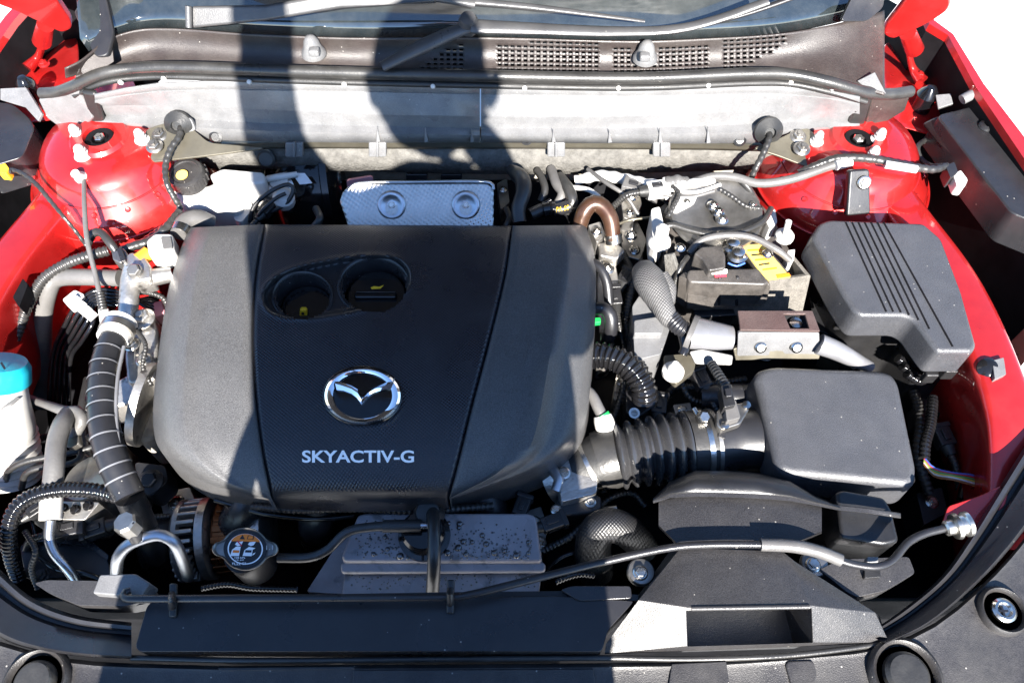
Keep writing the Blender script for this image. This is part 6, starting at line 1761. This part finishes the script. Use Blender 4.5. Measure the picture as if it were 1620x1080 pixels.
# ================================================================== the photographer, whose shadow falls over the bay
def person():
    root = thing('person', 'person in dark shirt standing before the car with one arm raised to the hood', 'person')
    y0 = -.42
    J = {  # joint: (position, radius x, radius y)
        'pelvis': ((-.04, y0 - .02, .0), .185, .115), 'waist': ((-.03, y0, .18), .215, .105), 'chest': ((-.02, y0 + .02, .42), .225, .105),
        'upper': ((-.02, y0 + .03, .58), .160, .085), 'neckb': ((.01, y0 + .045, .69), .080, .062), 'neck': ((.035, y0 + .06, .735), .052, .052),
        'shl': ((-.165, y0 + .03, .655), .070, .065), 'ell': ((-.205, y0 + .07, .80), .046, .046), 'wrl': ((-.165, y0 + .24, 1.12), .030, .030),
        'shr': ((.115, y0 + .03, .68), .070, .065), 'elr': ((.212, y0 + .02, .575), .050, .050), 'wrr': ((.12, y0 + .11, .70), .032, .032),
        'hipl': ((-.10, y0 - .02, -.06), .095, .095), 'knl': ((-.11, y0 - .01, -.46), .060, .060), 'anl': ((-.11, y0 - .03, -.87), .042, .042), 'tol': ((-.12, y0 + .13, -.915), .038, .032),
        'hipr': ((.06, y0 - .02, -.06), .095, .095), 'knr': ((.07, y0 + .0, -.46), .060, .060), 'anr': ((.07, y0 - .03, -.87), .042, .042), 'tor': ((.09, y0 + .13, -.915), .038, .032)}
    E_ = [('pelvis', 'waist'), ('waist', 'chest'), ('chest', 'upper'), ('upper', 'neckb'), ('neckb', 'neck'), ('upper', 'shl'), ('shl', 'ell'), ('ell', 'wrl'),
          ('upper', 'shr'), ('shr', 'elr'), ('elr', 'wrr'), ('pelvis', 'hipl'), ('hipl', 'knl'), ('knl', 'anl'), ('anl', 'tol'), ('pelvis', 'hipr'), ('hipr', 'knr'), ('knr', 'anr'), ('anr', 'tor')]
    ks = list(J)
    me = bpy.data.meshes.new('body')
    me.from_pydata([J[k][0] for k in ks], [(ks.index(a), ks.index(b)) for a, b in E_], [])
    o = bpy.data.objects.new('body', me)
    COL.objects.link(o); o.parent = root
    o.modifiers.new('skin', 'SKIN')
    sv = me.skin_vertices[0].data
    for i, k in enumerate(ks):
        sv[i].radius = (J[k][1], J[k][2]); sv[i].use_root = (k == 'pelvis')
    s = o.modifiers.new('sub', 'SUBSURF'); s.levels = 2; s.render_levels = 2
    me.materials.append(K['shirt'])
    # head with a face
    hc = Vector((.035, y0 + .085, .865))
    v_, f_ = [], []
    nl, na = 18, 24
    for i in range(nl + 1):
        th = math.pi * i / nl
        for j in range(na):
            ph = 2 * math.pi * j / na
            x = math.sin(th) * math.cos(ph); y = math.sin(th) * math.sin(ph); z = math.cos(th)
            jaw = 1 - .22 * max(0, -z)
            p = Vector((x * .078 * jaw, y * .098 * jaw, z * .122))
            if y > .5:                                            # face side (towards the car)
                p.y += .018 * math.exp(-(p.x / .014) ** 2 - ((p.z + .012) / .026) ** 2)      # nose
                p.y -= .010 * (math.exp(-((p.x - .032) / .014) ** 2 - ((p.z - .012) / .012) ** 2) + math.exp(-((p.x + .032) / .014) ** 2 - ((p.z - .012) / .012) ** 2))
                p.y += .006 * math.exp(-(p.x / .024) ** 2 - ((p.z + .058) / .010) ** 2)      # lips
            v_.append(hc + p)
    for i in range(nl):
        for j in range(na):
            k = (j + 1) % na
            f_.append([i * na + j, (i + 1) * na + j, (i + 1) * na + k, i * na + k])
    hd_ = mk('head', v_, f_, K['skin'], root, angle=180, weld=True)
    for sx in (-1, 1):
        lathe('ear', hc + Vector((sx * .076, 0, -.005)), (sx, -.2, 0), [(.022, 0), (.028, .008), (.018, .014), (0, .012)], K['skin'], hd_, n=14)
        lathe('eye', hc + Vector((sx * .032, .078, .012)), (0, 1, 0), [(.011, 0), (.009, .006), (0, .009)], K['labelwhite'], hd_, n=12)
    hv_ = [hc + Vector((x * 1.08, y * 1.06, z * 1.07)) for x, y, z in [tuple(Vector(v) - hc) for v in v_]]
    mk('hair', hv_, [f for f in f_ if (sum(hv_[i].z for i in f) / 4 - hc.z) > .035 + .55 * max(0, (sum(hv_[i].y for i in f) / 4 - hc.y))
                     or ((sum(hv_[i].y for i in f) / 4 - hc.y) < -.03 and (sum(hv_[i].z for i in f) / 4 - hc.z) > -.06)], K['hair'], root, angle=180, solid=.006)
    # hands: palm and five fingers each
    def hand(w, d, up_, side):
        d = Vector(d).normalized(); up_ = Vector(up_).normalized(); x = d.cross(up_).normalized() * side
        w = Vector(w)
        hv2, hf2 = sweep_data([w - d * .015, w + d * .02, w + d * .055, w + d * .085], lambda t: .030 + .010 * math.sin(math.pi * min(1, t * 1.1)), 14, True, .55)
        hnd = mk('hand', hv2, hf2, K['skin'], root)
        for i, (off, ln) in enumerate(((-.028, .062), (-.009, .074), (.010, .078), (.028, .068))):
            b = w + d * .078 + x * off
            tube('finger', [b, b + d * ln * .45 + up_ * .004, b + d * ln * .78 - up_ * .012, b + d * ln * .92 - up_ * .032], [.0095, .009, .0085, .007], K['skin'], hnd, n=10)
        b = w + d * .02 + x * .036
        tube('thumb', [b, b + d * .028 + x * .020, b + d * .058 + x * .022 - up_ * .008], [.0115, .010, .008], K['skin'], hnd, n=10)
    hand(J['wrl'][0], (.02, .25, .9), (0, -.9, .3), 1)
    hand(J['wrr'][0], (-.5, .12, .7), (0, -.9, .3), -1)
person()

bag = thing('added_shadow_bag', 'unseen dark bag added at the hip to widen the cast shadow', 'bag')  # made-up bag out of view, widens the lower edge of the body shadow
box('bag_body', Vector((-.262, -.43, .16)), (.18, .22, .30), K['trouser'], bag, bevel=.03)
box('bag_flap', Vector((-.262, -.43, .27)), (.19, .23, .10), K['trouser'], bag, bevel=.03)
tube('strap', [Vector((-.26, -.43, .30)), Vector((-.20, -.44, .50)), Vector((-.10, -.42, .66))], [.016], K['trouser'], bag)

# ------------------------------------------------------------------ set every thing's Empty at its base
bpy.context.view_layer.update()
for o in list(scene.objects):
    if o.type == 'EMPTY' and o.parent is None and o.children:
        lo = Vector((1e9,) * 3); hi = Vector((-1e9,) * 3)
        for ch in o.children_recursive:
            if ch.type != 'MESH': continue
            for c in ch.bound_box:
                w = ch.matrix_world @ Vector(c)
                lo = Vector(map(min, lo, w)); hi = Vector(map(max, hi, w))
        base = Vector(((lo.x + hi.x) / 2, (lo.y + hi.y) / 2, lo.z))
        d = base - o.location
        o.location = base
        for ch in o.children:
            ch.location = ch.location - d
